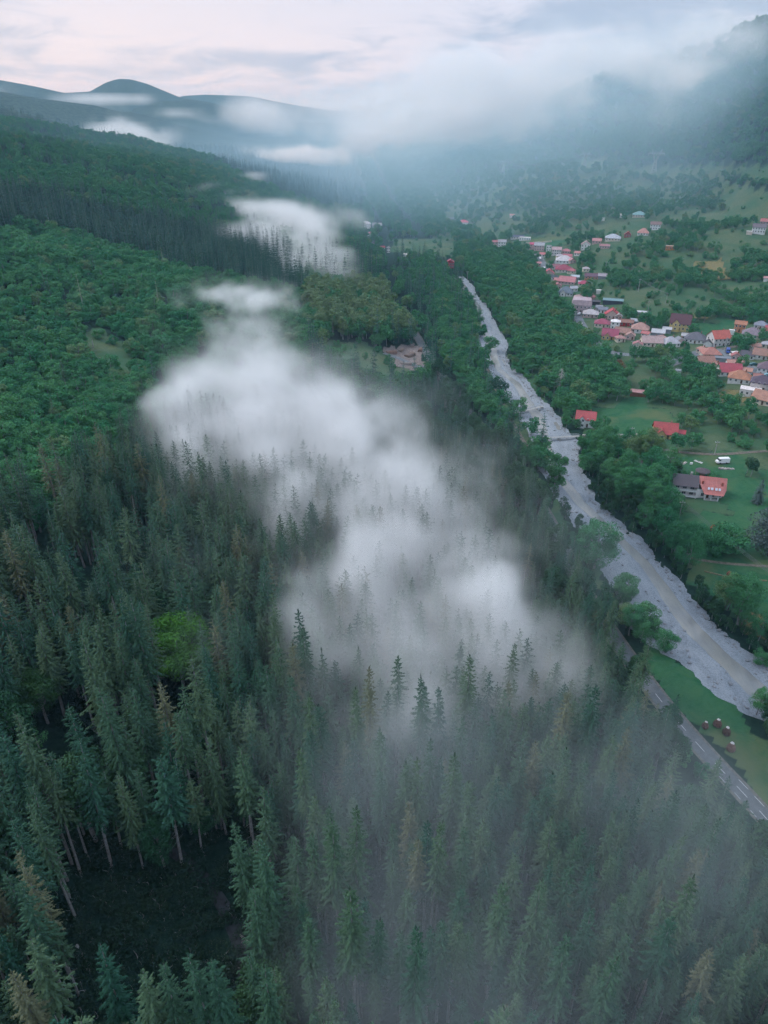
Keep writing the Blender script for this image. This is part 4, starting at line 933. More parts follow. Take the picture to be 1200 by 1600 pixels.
car(931, 494, (.05, .07, .11), 10, 'dark car parked under the pole in front of the pink walled house')
car(850, 420, (.72, .73, .75), 60, 'white car on the far end of the street')
car(844, 405, (.68, .69, .72), 80, 'pale car parked where the far street forks')
car(1128, 724, (.76, .76, .78), 5, 'white camper van parked on rubble right of the gazebo', True, 'camper van', 'camper_van')

# ------------------------------------------------------------------ things lying about the garden
def heap(px, py, w_m, rgb, label, name='covered_pile', cat='pile', rot=0, n=4, h=.7):
    P, zc, az = local_frame(px, py); r_ = random.Random(int(px * 7 + py)); BUILT.append((P[0], P[1], w_m * .7 + 1))
    e = link(name, None, loc=(P[0], P[1], float(hterr(P[0], P[1])) + .05), rot=(0, 0, math.radians(rot))); tag(e, label, cat)
    for i in range(n):
        x = (i - (n - 1) / 2) * w_m / n; m = MB(); z1 = h * r_.uniform(.6, 1.1); a = w_m / n * .46; b = r_.uniform(.5, .9); t_ = r_.uniform(-.15, .15)
        m.add([(x - a, -b, 0), (x + a, -b, 0), (x + a, b, 0), (x - a, b, 0), (x - a * .9, -b * .9, z1 + t_), (x + a * .9, -b * .9, z1 - t_), (x + a * .8, b * .9, z1 - t_), (x - a * .8, b * .9, z1 + t_)],
              [(0, 3, 2, 1), (4, 5, 6, 7), (0, 1, 5, 4), (1, 2, 6, 5), (2, 3, 7, 6), (3, 0, 4, 7)])
        m.build('crate' if name == 'crate_stack' else 'sheet', cmat('sheeting', rgb if i % 3 else tuple(c * .8 for c in rgb)), e)
heap(1026, 716, 5.5, (.62, .55, .58), 'pile of pale sheets at the left end of the garden row', rot=5)
heap(1037, 718, 3.5, (.70, .68, .70), 'pile of white boards next to the pale sheets', rot=-20, n=3)
heap(1048, 716, 4.5, (.70, .76, .80), 'pair of bluish white covers on the lawn', rot=0, n=2)
heap(1069, 724, 3.0, (.64, .58, .56), 'short pile of cream boards behind the gazebo', rot=30, n=3)
heap(1080, 725, 2.0, (.72, .72, .72), 'single white panel lying on the lawn near the cream boards', rot=60, n=1)
heap(1091, 722, 4.2, (.60, .60, .60), 'long grey white plank heap right of the single white panel', rot=-50, n=2, h=.35)
heap(1038, 727, 2.2, (.45, .10, .09), 'small rusty red heap below the white boards', rot=10, n=2)
heap(1135, 733, 7.0, (.36, .33, .32), 'low rubble of planks beside the camper van', name='rubble_pile', rot=-8, n=6, h=.5)

def haystack(px, py, hp, label, rgb=(.17, .10, .085), cap=True, fat=1.0, name='haystack'):
    P, zc, az = local_frame(px, py); dep_ = math.atan2(CAMZ - P[2], math.hypot(P[0], P[1]))
    h = hp * .85 * zc / FPX / math.cos(dep_); r_ = random.Random(int(px * 3 + py)); BUILT.append((P[0], P[1], 3.5))
    e = link(name, None, loc=(P[0], P[1], float(hterr(P[0], P[1])))); tag(e, label, 'haystack')
    prof = [(0, .27), (.12, .36), (.35, .36), (.6, .28), (.82, .15), (.97, .04)]; n = 14; v = []; f = []
    for z, r in prof:
        for j in range(n):
            a = 2 * math.pi * j / n; rr = r * h * fat * r_.uniform(.88, 1.12); v.append((rr * math.cos(a), rr * math.sin(a), z * h))
    for i in range(len(prof) - 1):
        for j in range(n): f.append((i * n + j, i * n + (j + 1) % n, (i + 1) * n + (j + 1) % n, (i + 1) * n + j))
    f.append(tuple(range((len(prof) - 1) * n, len(prof) * n)))
    MB().add(v, f).build('hay', mat('hay', rgb, var=.5, nscale=3, bump=.8), e)
    vv, ff = tube_((0, 0, h * .6), (0, 0, h * 1.12), .05); MB().add(vv, ff).build('pole', M_WOOD, e)
    if cap:
        v = [(0, 0, h * 1.03)]; f = []
        for j in range(10): a = 2 * math.pi * j / 10; v.append((h * .17 * math.cos(a) * r_.uniform(.8, 1.2), h * .17 * math.sin(a), h * .9 + r_.uniform(-.08, .08)))
        for j in range(10): f.append((0, j + 1, (j + 1) % 10 + 1))
        MB().add(v, f).build('cap', cmat('plastic_cap', (.62, .60, .60)), e)
haystack(1101, 1137, 12, 'slim brown haystack with a white cap, leftmost on the roadside meadow')
haystack(1120, 1134, 13, 'wide dark haystack with a white cap beside the slim brown one', fat=1.15)
haystack(1134, 1147, 14, 'dark round haystack with a white cap between the wide one and the light one', fat=1.05, rgb=(.12, .08, .07))
haystack(1141, 1172, 15, 'light brown haystack with a white cap, lowest of the four on the roadside meadow', rgb=(.24, .15, .12), fat=1.05)
haystack(1138, 899, 9, 'reddish bare haystack by the grass bank in the green field', rgb=(.30, .14, .10), cap=False)
haystack(1141, 927, 10, 'reddish bare haystack in the middle of the green field', rgb=(.28, .13, .10), cap=False)
haystack(1113, 828, 11, 'rusty tall haystack left of its twin above the dark hedge', rgb=(.34, .14, .07), cap=False)
haystack(1126, 826, 11, 'rusty tall haystack right of its twin above the dark hedge', rgb=(.34, .14, .07), cap=False)

# ------------------------------------------------------------------ poles, pylons and wires
POLES = {}
def pole(key, px, py, hp, label, arm=True, lean=0.0):
    P, zc, az = local_frame(px, py); dep_ = math.atan2(CAMZ - P[2], math.hypot(P[0], P[1]))
    h = max(7.5, min(11.5, hp * zc / FPX / math.cos(dep_)))
    e = link('power_pole', None, loc=(P[0], P[1], float(hterr(P[0], P[1])) - .1), rot=(0, lean, az + .35)); tag(e, label, 'power pole', 'concrete power poles of the valley')
    v, f = tube_((0, 0, 0), (0, 0, h), .24, 6, .14); MB().add(v, f).build('post', M_CONC, e)
    if arm:
        MB().box(-1.1, 1.1, -.08, .08, h - .9, h - .74).build('crossarm', M_STEEL, e)
        for x in (-.95, 0, .95): MB().box(x - .07, x + .07, -.07, .07, h - .736, h - .45).build('insulator', M_WHITE, e)
    POLES[key] = Vector((P[0], P[1], float(hterr(P[0], P[1])) + h - .5)); BUILT.append((P[0], P[1], 2.5))
    f_ = (P[0] * (1 - 5 / P[1]), P[1] - 5, 3.0); BUILT.append(f_)
pole('a', 1061, 808, 26, 'pale power pole standing in front of the double house')
pole('b', 1116, 711, 20, 'power pole by the track above the camper van')
pole('c', 983, 694, 27, 'double armed power pole at the path from the footbridge')
pole('d', 969, 703, 15, 'short power pole below the double armed pole', arm=False)
pole('e', 897, 506, 20, 'power pole at the wooded side of the village street top')
pole('f', 918, 533, 18, 'power pole where the village street meets the trees')
pole('g', 922, 494, 14, 'power pole in front of the pale grey hipped roof')
pole('h', 986, 549, 17, 'power pole nearest the narrow dusty red roofed house')
pole('i', 993, 556, 20, 'second power pole standing in the trees below the dusty red roof')
pole('j', 1133, 544, 17, 'power pole beside the orange red roofed house on the lane')
pole('k', 1012, 488, 17, 'power pole in the field behind the light canopy')
pole('l', 1040, 475, 17, 'power pole higher in the field above the twin gabled house')
pole('m', 997, 456, 20, 'tall power pole on the hillside above the teal shed')
pole('n', 946, 421, 12, 'power pole in the orchard behind the long plum roof')
pole('o', 730, 436, 12, 'lone pole at the wood edge where the river begins')
pole('p', 1290, 1000, 40, 'power pole in the field below the double house')
def wires(a, b, offs, sag, label):
    a = Vector(a); b = Vector(b); e = None; d = (b - a); n = Vector((-d.y, d.x, 0)).normalized()
    e = link('power_line', None, loc=tuple((a + b) / 2)); tag(e, label, 'power line', 'power lines of the valley'); c = (a + b) / 2
    r = .025 + .00009 * (a.length + b.length) / 2
    for o_ in offs:
        m = MB(); pts = []
        for i in range(13):
            t_ = i / 12; p = a.lerp(b, t_) + n * o_ - c; p.z -= sag * 4 * t_ * (1 - t_); pts.append(tuple(p))
        v, f = [], []
        for i, p in enumerate(pts):
            for j in range(3): q = 2 * math.pi * j / 3; v.append((p[0] + n.x * r * math.cos(q), p[1] + n.y * r * math.cos(q), p[2] + r * math.sin(q)))
        for i in range(12):
            for j in range(3): f.append((i * 3 + j, i * 3 + (j + 1) % 3, (i + 1) * 3 + (j + 1) % 3, (i + 1) * 3 + j))
        m.add(v, f).build('wire', M_WIRE, e)
wires(POLES['a'], POLES['p'], (-.9, -.3, .3, .9), 1.6, 'four wires running down over the green field from the double house')
wires(POLES['a'], POLES['c'], (-.5, .5), 1.5, 'wires between the double house pole and the footbridge path pole')
wires(POLES['e'], POLES['g'], (-.5, .5), .6, 'wires along the top of the village street')
wires(POLES['f'], POLES['h'], (-.5, .5), .8, 'wires over the trees at the foot of the village')
wires(POLES['k'], POLES['l'], (-.5, .5), .8, 'wires over the field above the village')
wires(POLES['l'], POLES['m'], (-.5, .5), 1.2, 'wires climbing the hillside above the teal shed')

def pylon(px, py, hp, label):
    P, zc, az = local_frame(px, py); h = hp * zc / FPX; g_ = float(hterr(P[0], P[1]))
    e = link('pylon', None, loc=(P[0], P[1], g_ - .5), rot=(0, 0, az + .25)); tag(e, label, 'pylon', 'high voltage pylons on the far slope'); BUILT.extend([(P[0], P[1], 12), (P[0], P[1] - 16, 9), (P[0], P[1] - 32, 8)])
    k = h / 36.0; r = .34
    def B3(m, a, b, rr=r): v, f = tube_([c * k for c in a], [c * k for c in b], rr, 4); m.add(v, f)
    for sx in (-1, 1):
        for sy in (-1, 1):
            m = MB(); B3(m, (sx * 4.2, sy * 3, 0), (sx * 1.6, sy * 1.2, 17)); m.build('leg', M_STEEL, e)
    m = MB()
    for i in range(5):
        z0 = i * 17 / 5; z1 = (i + 1) * 17 / 5; w0 = 4.2 - 2.6 * z0 / 17; w1 = 4.2 - 2.6 * z1 / 17
        for sy in (-1, 1): B3(m, (-w0, sy * w0 * .7, z0), (w1, sy * w1 * .7, z1), .16); B3(m, (w0, sy * w0 * .7, z0), (-w1, sy * w1 * .7, z1), .16)
    m.build('bracing', M_STEEL, e)
    m = MB()
    for s_ in (-1, 1):
        B3(m, (s_ * 1.6, 0, 17), (s_ * 6.2, 0, 29)); B3(m, (s_ * .4, 0, 17), (s_ * 3.6, 0, 29)); B3(m, (s_ * 6.2, 0, 29), (s_ * 8.0, 0, 36)); B3(m, (s_ * 3.6, 0, 29), (s_ * 8.0, 0, 36), .2)
        for i in range(4): t_ = i / 4; B3(m, (s_ * (1.6 + 4.6 * t_), 0, 17 + 12 * t_), (s_ * (.4 + 3.2 * (t_ + .25)), 0, 17 + 12 * (t_ + .25)), .14)
    m.build('arm', M_STEEL, e)
    m = MB(); B3(m, (-13, 0, 29), (13, 0, 29)); B3(m, (-13, 0, 29.3), (-6, 0, 31), .2); B3(m, (13, 0, 29.3), (6, 0, 31), .2); B3(m, (-6, 0, 31), (6, 0, 31), .2); m.build('crossbeam', M_STEEL, e)
    for x in (-12.5, 0, 12.5): m = MB(); B3(m, (x, 0, 29), (x, 0, 26), .22); m.build('insulator', M_WHITE, e)
    return Vector((P[0], P[1], g_ + 26 * k)), k
p1, k1 = pylon(1021, 270, 34, 'tallest grey lattice pylon standing in the strip of open grass on the far slope')
p2, k2 = pylon(913, 262, 24, 'hazy lattice pylon left of the tallest one at the edge of the cloud')
p3, k3 = pylon(786, 268, 18, 'faintest lattice pylon deep in the haze above the valley')
p4 = Vector((p1.x + 420, p1.y - 150, p1.z + 20))
for a_, b_, l_ in ((p1, p2, 'high wires strung between the tallest pylon and the hazy pylon'), (p2, p3, 'high wires between the hazy pylon and the faintest pylon'), (p1, p4, 'high wires leading from the tallest pylon across the slope')):
    wires(a_, b_, (-11, 0, 11), 8, l_)

# ------------------------------------------------------------------ footbridges
def footbridge(pa, pb, label, pier=True):
    A = on_ground(*pa); B_ = on_ground(*pb); z = max(A[2], B_[2], float(floor_z(A[1]))) + 1.1
    a = Vector((A[0], A[1], z)); b = Vector((B_[0], B_[1], z)); c = (a + b) / 2; d = (b - a); n = Vector((-d.y, d.x, 0)).normalized() * .8
    e = link('footbridge', None, loc=tuple(c)); tag(e, label, 'footbridge')
    def q(t_, s, zz): p = a.lerp(b, t_) + n * s - c; sag = -.5 * 4 * t_ * (1 - t_) * (0 if pier else 1); return (p.x, p.y, p.z + zz + sag)
    k = 14
    for i in range(k):   # separate deck boards
        t0 = i / k; t1 = (i + .94) / k
        MB().slab([q(t0, -1, 0), q(t1, -1, 0), q(t1, 1, 0), q(t0, 1, 0)], .14).build('plank', M_CONC, e)
    for s in (-1, 1):
        m = MB()
        for i in range(k):
            m.bar(q(i / k, s, 1.05), q((i + 1) / k, s, 1.05), .06); m.bar(q(i / k, s, .5), q((i + 1) / k, s, .5), .04); m.bar(q(i / k, s, 0), q(i / k, s, 1.05), .05)
        m.build('railing', M_STEEL, e)
    for t_ in ((0.02, .5, .98) if pier else (.0, 1.0)):
        p = a.lerp(b, t_) - c; MB().box(p.x - .7, p.x + .7, p.y - .9, p.y + .9, -3.4, -.16).build('pier', M_CONC, e)
footbridge((842, 692), (905, 684), 'grey footbridge on concrete piers across the gravel river')
footbridge((792, 649), (846, 643), 'thin suspended footbridge further up the river', pier=False)
# low white wall along the path
def low_wall(pts, label, name='low_wall', h=.7, rgb=(.60, .58, .52)):
    P = [on_ground(*p) for p in pts]; e = link(name, None, loc=tuple(P[0])); tag(e, label, 'wall')
    for i in range(len(P) - 1):
        a, b = P[i], P[i + 1]; d = b - a; n = np.array([-d[1], d[0], 0]); n = n / np.linalg.norm(n) * .25
        m = MB(); o0 = P[0]; q = [a - n - o0, b - n - o0, b + n - o0, a + n - o0]
        m.slab([(p[0], p[1], p[2] + h) for p in q], h + .6); m.build('wall_section', cmat('limewash', rgb), e)
low_wall([(910, 681), (922, 680), (924, 680)], 'short white wall at the village end of the footbridge')
low_wall([(952, 681), (966, 680), (978, 681), (1008, 679)], 'long white wall along the path to the red roofed yellow house')
low_wall([(1100, 893), (1150, 905), (1198, 908)], 'dry grass bank wall across the green field', rgb=(.20, .17, .10), h=.35)
low_wall([(820, 381), (838, 380), (862, 378)], 'cream wall beside the white wing of the far hall', h=1.5, rgb=(.66, .60, .5))

# ------------------------------------------------------------------ lanes (draped on the slope)
def lane(name, pts, width, m, off=0.14):
    P = np.array([on_ground(*p)[:2] for p in pts]); s = np.concatenate([[0], np.cumsum(np.linalg.norm(np.diff(P, axis=0), axis=1))])
    k = max(3, int(s[-1] / 3)); u = np.linspace(0, s[-1], k); X = np.interp(u, s, P[:, 0]); Y = np.interp(u, s, P[:, 1])
    for _ in range(3):
        X[1:-1] = (X[:-2] + 2 * X[1:-1] + X[2:]) / 4; Y[1:-1] = (Y[:-2] + 2 * Y[1:-1] + Y[2:]) / 4
    dx = np.gradient(X); dy = np.gradient(Y); l = np.hypot(dx, dy) + 1e-9; nx, ny = -dy / l, dx / l
    v = []
    for t_ in (-1, -.33, .33, 1):
        x = X + nx * width / 2 * t_; y = Y + ny * width / 2 * t_; v.append(np.stack([x, y, hterr(x, y) + off], -1))
    v = np.stack(v, 1).reshape(-1, 3); i = np.arange(k - 1)[:, None] * 4 + np.arange(3)[None]
    f = np.stack([i, i + 4, i + 5, i + 1], -1).reshape(-1, 4)
    link(name, mesh_np(name, v, f, [m], smooth=True))['kind'] = 'structure'
    for x, y in zip(X[::2], Y[::2]): BUILT.append((x, y, width / 2 + 1.2))
m_lane = mat('lane_asphalt', (.17, .19, .21), var=.35, nscale=.5, bump=.1)
m_track = mat('dirt_track', (.16, .145, .12), var=.5, nscale=.8, bump=.3)
lane('village_road', [(838, 396), (847, 408), (852, 420), (846, 424)], 7, m_lane)
lane('village_road', [(852, 416), (862, 412), (870, 408)], 5, m_lane)
lane('village_road', [(900, 484), (905, 500), (913, 515), (922, 527), (940, 545), (958, 552), (1000, 556)], 6.5, m_lane)
lane('village_road', [(1040, 572), (1100, 548), (1134, 548), (1160, 568), (1185, 584), (1230, 600)], 9, m_lane)
lane('village_road', [(1115, 548), (1150, 541), (1165, 538), (1230, 545)], 4.5, m_track)
lane('garden_path', [(1200, 705), (1120, 711), (1060, 707), (1000, 697)], 2.5, m_track)
lane('footpath', [(905, 683), (950, 684), (1010, 683)], 2.0, m_track)
lane('garden_path', [(1052, 868), (1120, 880), (1210, 886)], 1.6, m_track)
m_trail = mat('forest_trail_soil', (.040, .045, .052), var=.5, nscale=.8, bump=.5)
lane('forest_track', [(150, 1255), (235, 1300), (290, 1345), (335, 1385), (362, 1440), (385, 1500), (392, 1560), (380, 1640)], 2.4, m_trail, .12)
lane('river_track', [(738, 505), (752, 545), (770, 600), (800, 660), (832, 715)], 2.6, m_track)
lane('lot_track', [(600, 552), (625, 560), (655, 575), (672, 572)], 5, m_lane)

# timber yard by the road
def log_pile(px, py, n, rows, ln, rot, label, rgb):
    P, zc, az = local_frame(px, py); e = link('log_pile', None, loc=(P[0], P[1], float(hterr(P[0], P[1]))), rot=(0, 0, rot)); tag(e, label, 'log pile')
    BUILT.extend([(P[0], P[1], 6), (P[0], P[1] - 8, 5)]); m_ = mat('cut_timber', rgb, var=.4, nscale=3)
    v, f = tube_((-ln / 2, 0, 0), (ln / 2, 0, 0), .32, 7); me = MB().add(v, f).mesh('log', [m_])
    for r_ in range(rows):
        for i in range(n - r_): link('log', me, e, loc=(rng.uniform(-.3, .3), (i - (n - r_) / 2) * .66, .3 + r_ * .56))
log_pile(612, 552, 6, 3, 7, .3, 'brown log pile at the left end of the timber yard', (.26, .17, .14))
log_pile(626, 548, 5, 2, 6, 1.2, 'pinkish log pile behind the others in the timber yard', (.25, .20, .17))
log_pile(640, 556, 7, 3, 8, .9, 'largest pinkish log pile in the middle of the timber yard', (.27, .20, .17))
log_pile(634, 569, 5, 2, 7, .1, 'low grey log pile nearest the camera in the timber yard', (.28, .24, .22))
log_pile(656, 548, 5, 3, 6, 1.4, 'reddish log pile beside the main road', (.26, .17, .14))
def fallen(px0, py0, px1, py1, r, rgb, label):
    a = on_ground(px0, py0) ; b = on_ground(px1, py1); o_ = (a + b) / 2; e = link('fallen_trunk', None, loc=tuple(o_)); tag(e, label, 'fallen trunk')
    v, f = tube_(a - o_ + (0, 0, r), b - o_ + (0, 0, r), r, 7, r * .5); MB().add(v, f).build('stem', mat('weathered_wood', rgb, var=.4, nscale=2), e)
    for i in range(5):
        t_ = rng.uniform(.2, .9); p = (a * (1 - t_) + b * t_) - o_; q = p + np.array([rng.uniform(-1, 1), rng.uniform(-1, 1), rng.uniform(.3, 1.2)]); v, f = tube_(p, q, .05, 4, .02); MB().add(v, f).build('branch', mat('weathered_wood', rgb, var=.4), e)
fallen(140, 1136, 170, 1162, .2, (.34, .34, .35), 'thin grey fallen trunk in the misty gap left of the mid forest')
fallen(70, 1186, 128, 1196, .22, (.20, .17, .15), 'dark fallen trunk lying across the misty gap')
fallen(60, 1215, 160, 1222, .18, (.26, .26, .27), 'long pale fallen trunk at the lower edge of the misty gap')
fallen(375, 1462, 395, 1478, .2, (.33, .30, .28), 'short fallen trunk beside the forest track')
fallen(120, 1478, 142, 1512, .25, (.40, .40, .40), 'broken pale trunk in the dark wood by the glade')
# ------------------------------------------------------------------ foliage materials
def leaf_mat(name, c1, c2, c3=None, tipscale=0.0):
    m = bpy.data.materials.new(name); m.use_nodes = True
    t = m.node_tree; b = t.nodes['Principled BSDF']
    b.inputs['Roughness'].default_value = 0.75; b.inputs['Specular IOR Level'].default_value = 0.15
    oi = N(t, 'ShaderNodeObjectInfo')
    col = mixc(t, oi.outputs['Random'], c1, c2)
    if c3 is not None:
        # a few individuals of another tone
        gt = mathn(t, 'GREATER_THAN', mathn(t, 'FRACT', mathn(t, 'MULTIPLY', oi.outputs['Random'], 17.31)), 0.93)
        col = mixc(t, gt, col, c3)
    tcn = N(t, 'ShaderNodeTexCoord')
    f = noise(t, tcn.outputs['Object'], 1.6, 3, 0.6)
    col2 = mixc(t, mapr(t, f, 0.3, 0.7), col, mixc(t, 1.0, col, (0.55, 0.6, 0.6), 'MULTIPLY'))
    L(t, col2, b.inputs['Base Color'])
    return m
M_SPRUCE = leaf_mat('spruce_needles', (0.018, 0.078, 0.050), (0.072, 0.128, 0.068), (0.125, 0.140, 0.080))
M_DEEP = leaf_mat('spruce_needles_deep', (0.020, 0.090, 0.064), (0.048, 0.128, 0.080))
M_GREEN = leaf_mat('broadleaf_leaves', (0.038, 0.190, 0.080), (0.085, 0.250, 0.098), (0.15, 0.25, 0.105))
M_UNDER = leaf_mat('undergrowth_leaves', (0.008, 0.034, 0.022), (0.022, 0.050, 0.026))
M_YOUNG = leaf_mat('young_leaves', (0.038, 0.205, 0.088), (0.095, 0.280, 0.108), (0.155, 0.27, 0.12))
M_WOODS = leaf_mat('muted_leaves', (0.020, 0.085, 0.040), (0.045, 0.110, 0.050))  # darker, muted green for the near woodland broadleaf trees
M_OLIVE = leaf_mat('olive_leaves', (0.14, 0.24, 0.11), (0.20, 0.28, 0.13))
M_BRIGHT = leaf_mat('bright_leaves', (0.06, 0.20, 0.025), (0.07, 0.21, 0.03))
M_BLUE = leaf_mat('silver_needles', (0.085, 0.13, 0.125), (0.10, 0.14, 0.135))
M_DEADN = leaf_mat('dead_needles', (0.15, 0.115, 0.10), (0.17, 0.13, 0.11))
M_RUST = leaf_mat('rusty_leaves', (0.20, 0.11, 0.06), (0.22, 0.12, 0.06))
M_BARK = mat('spruce_bark', (0.27, 0.27, 0.27), var=0.5, nscale=2.0, bump=0.4)
M_PALE = mat('pale_bark', (0.42, 0.41, 0.39), var=0.45, nscale=1.5, bump=0.2)

# ------------------------------------------------------------------ tree shapes
def tube(pts, rads, n=6):
    pts = np.asarray(pts, float); k = len(pts); v = []; 
    for i in range(k):
        d = pts[min(i + 1, k - 1)] - pts[max(i - 1, 0)]; d /= np.linalg.norm(d) + 1e-9
        a = np.cross(d, (0.3, 0.9, 0.1)); a /= np.linalg.norm(a) + 1e-9; b = np.cross(d, a)
        for j in range(n):
            t = 2 * math.pi * j / n
            v.append(pts[i] + (a * math.cos(t) + b * math.sin(t)) * rads[i])
    f = []
    for i in range(k - 1):
        for j in range(n):
            f.append((i * n + j, i * n + (j + 1) % n, (i + 1) * n + (j + 1) % n, (i + 1) * n + j))
    return np.array(v), np.array(f)
def join(parts):
    V = []; F = []; n = 0
    for v, f in parts:
        V.append(v); F.append(np.asarray(f) + n); n += len(v)
    return np.concatenate(V), np.concatenate(F)
def tri_fans(base, d, up, ln, wd):
    """many narrow blades at once: two triangles each (a rhombus); all arrays (n,3)/(n,)"""
    s = np.cross(d, up); s /= np.linalg.norm(s, axis=1)[:, None] + 1e-9
    tip = base + d * ln[:, None]; mid = base + d * (ln * 0.45)[:, None]
    a = mid + s * wd[:, None]; b = mid - s * wd[:, None]
    v = np.stack([base, a, tip, b], 1).reshape(-1, 3)
    n = len(base); i = np.arange(n)[:, None] * 4
    return v, (i + np.array([[0, 1, 2, 3]]))

def spruce_shape(seed, H=30.0, crown0=0.42, rad=3.0, whorls=24, per=8, blades=16, bw=0.16, deadlow=True):
    """returns (trunk v,f) and (crown v,f): drooping boughs, each with its own needle sprays"""
    r = np.random.RandomState(seed)
    bend = r.uniform(-0.35, 0.35, 2)
    def axis(z):
        u = z / H
        return np.array([bend[0] * math.sin(u * 3), bend[1] * math.sin(u * 2.3), z])
    zs = np.linspace(0, H, 8)
    trunk = tube([axis(z) for z in zs], [0.30 * (H / 30) * (1 - 0.92 * z / H) + 0.02 for z in zs], 6)
    B = []; D = []; U = []; LN = []; WD = []
    z0 = H * crown0
    limbs = []
    for k in range(whorls):
        u = (k + r.uniform(-0.3, 0.3)) / whorls          # 0 crown base, 1 top
        u = min(max(u, 0), 0.985)
        z = z0 + (H - z0) * (u ** 0.92)
        prof = (1 - u) ** 0.66 * (0.55 + 0.45 * min(1, u * 5 + 0.35))
        nb = max(3, int(per * (0.55 + 0.45 * (1 - u)) + r.uniform(-1, 1)))
        a0 = r.uniform(0, 6.28)
        for j in range(nb):
            if r.rand() < 0.10: continue
            a = a0 + 6.283 * j / nb + r.uniform(-0.3, 0.3)
            Lb = rad * prof * r.uniform(0.65, 1.22) + 0.25
            if r.rand() < 0.06: Lb *= 1.3
            out = np.array([math.cos(a), math.sin(a), 0.0])
            rise = 0.45 * u ** 1.5 - 0.12
            droop = (0.55 - 0.35 * u) * r.uniform(0.7, 1.3)
            base = axis(z)
            nbld = max(5, int(blades * (0.35 + 0.65 * Lb / rad)))
            ts = np.sort(r.uniform(0.12, 1.0, nbld)); ts[-1] = 1.0
            P = base + out * (ts * Lb)[:, None] + np.array([0, 0, 1]) * (Lb * (rise * ts - droop * ts ** 1.6 + 0.18 * ts ** 4))[:, None]
            side = np.array([-out[1], out[0], 0])
            sgn = np.where(np.arange(nbld) % 2 == 0, 1, -1) * (1 - (ts > 0.97))
            ln = (0.30 + 0.34 * (1 - ts)) * (0.5 + Lb * 0.33) * r.uniform(0.7, 1.3, nbld)
            d = out * (0.55 + 0.3 * ts)[:, None] + side * (sgn * r.uniform(0.5, 1.0, nbld))[:, None] + np.array([0, 0, -1]) * (0.35 + 0.45 * r.rand(nbld))[:, None]
            d /= np.linalg.norm(d, axis=1)[:, None]
            up = np.tile([0, 0, 1.0], (nbld, 1)) + r.uniform(-0.5, 0.5, (nbld, 3))
            B.append(P - d * (ln * 0.15)[:, None]); D.append(d); U.append(up); LN.append(ln); WD.append(bw * (0.7 + 0.6 * r.rand(nbld)) * (0.6 + 0.5 * Lb / rad))
            # spine of the bough, a flat strip of needles
            tt = np.array([0.0, 0.5])
            Q = base + out * (tt * Lb)[:, None] + np.array([0, 0, 1]) * (Lb * (rise * tt - droop * tt ** 1.6))[:, None]
            Q2 = base + out * Lb * 1.0 + np.array([0, 0, 1]) * (Lb * (rise - droop + 0.18))
            dd = np.stack([Q[1] - Q[0], Q2 - Q[1]]); l2 = np.linalg.norm(dd, axis=1); dd /= l2[:, None]
            B.append(Q); D.append(dd); U.append(np.tile([0, 0, 1.0], (2, 1))); LN.append(l2 * 1.1); WD.append(np.array([0.10, 0.10]) + bw * 0.35)
    # leader
    n = 6; ang = r.uniform(0, 6.28, n)
    B.append(np.tile(axis(H) - np.array([0, 0, 0.6]), (n, 1))); D.append(np.stack([np.cos(ang) * 0.35, np.sin(ang) * 0.35, np.ones(n)], -1)); U.append(np.stack([np.cos(ang), np.sin(ang), np.zeros(n)], -1)); LN.append(r.uniform(0.6, 1.3, n)); WD.append(np.full(n, 0.1))
    if deadlow:   # bare dead stubs below the crown
        for k in range(14):
            z = z0 * r.uniform(0.45, 1.0); a = r.uniform(0, 6.28); out = np.array([math.cos(a), math.sin(a), -0.25]); l = r.uniform(0.5, 1.6)
            limbs.append(tube([axis(z), axis(z) + out * l], [0.04, 0.012], 3))
    crown = tri_fans(np.concatenate(B), np.concatenate(D), np.concatenate(U), np.concatenate(LN), np.concatenate(WD))
    return join([trunk] + limbs), crown

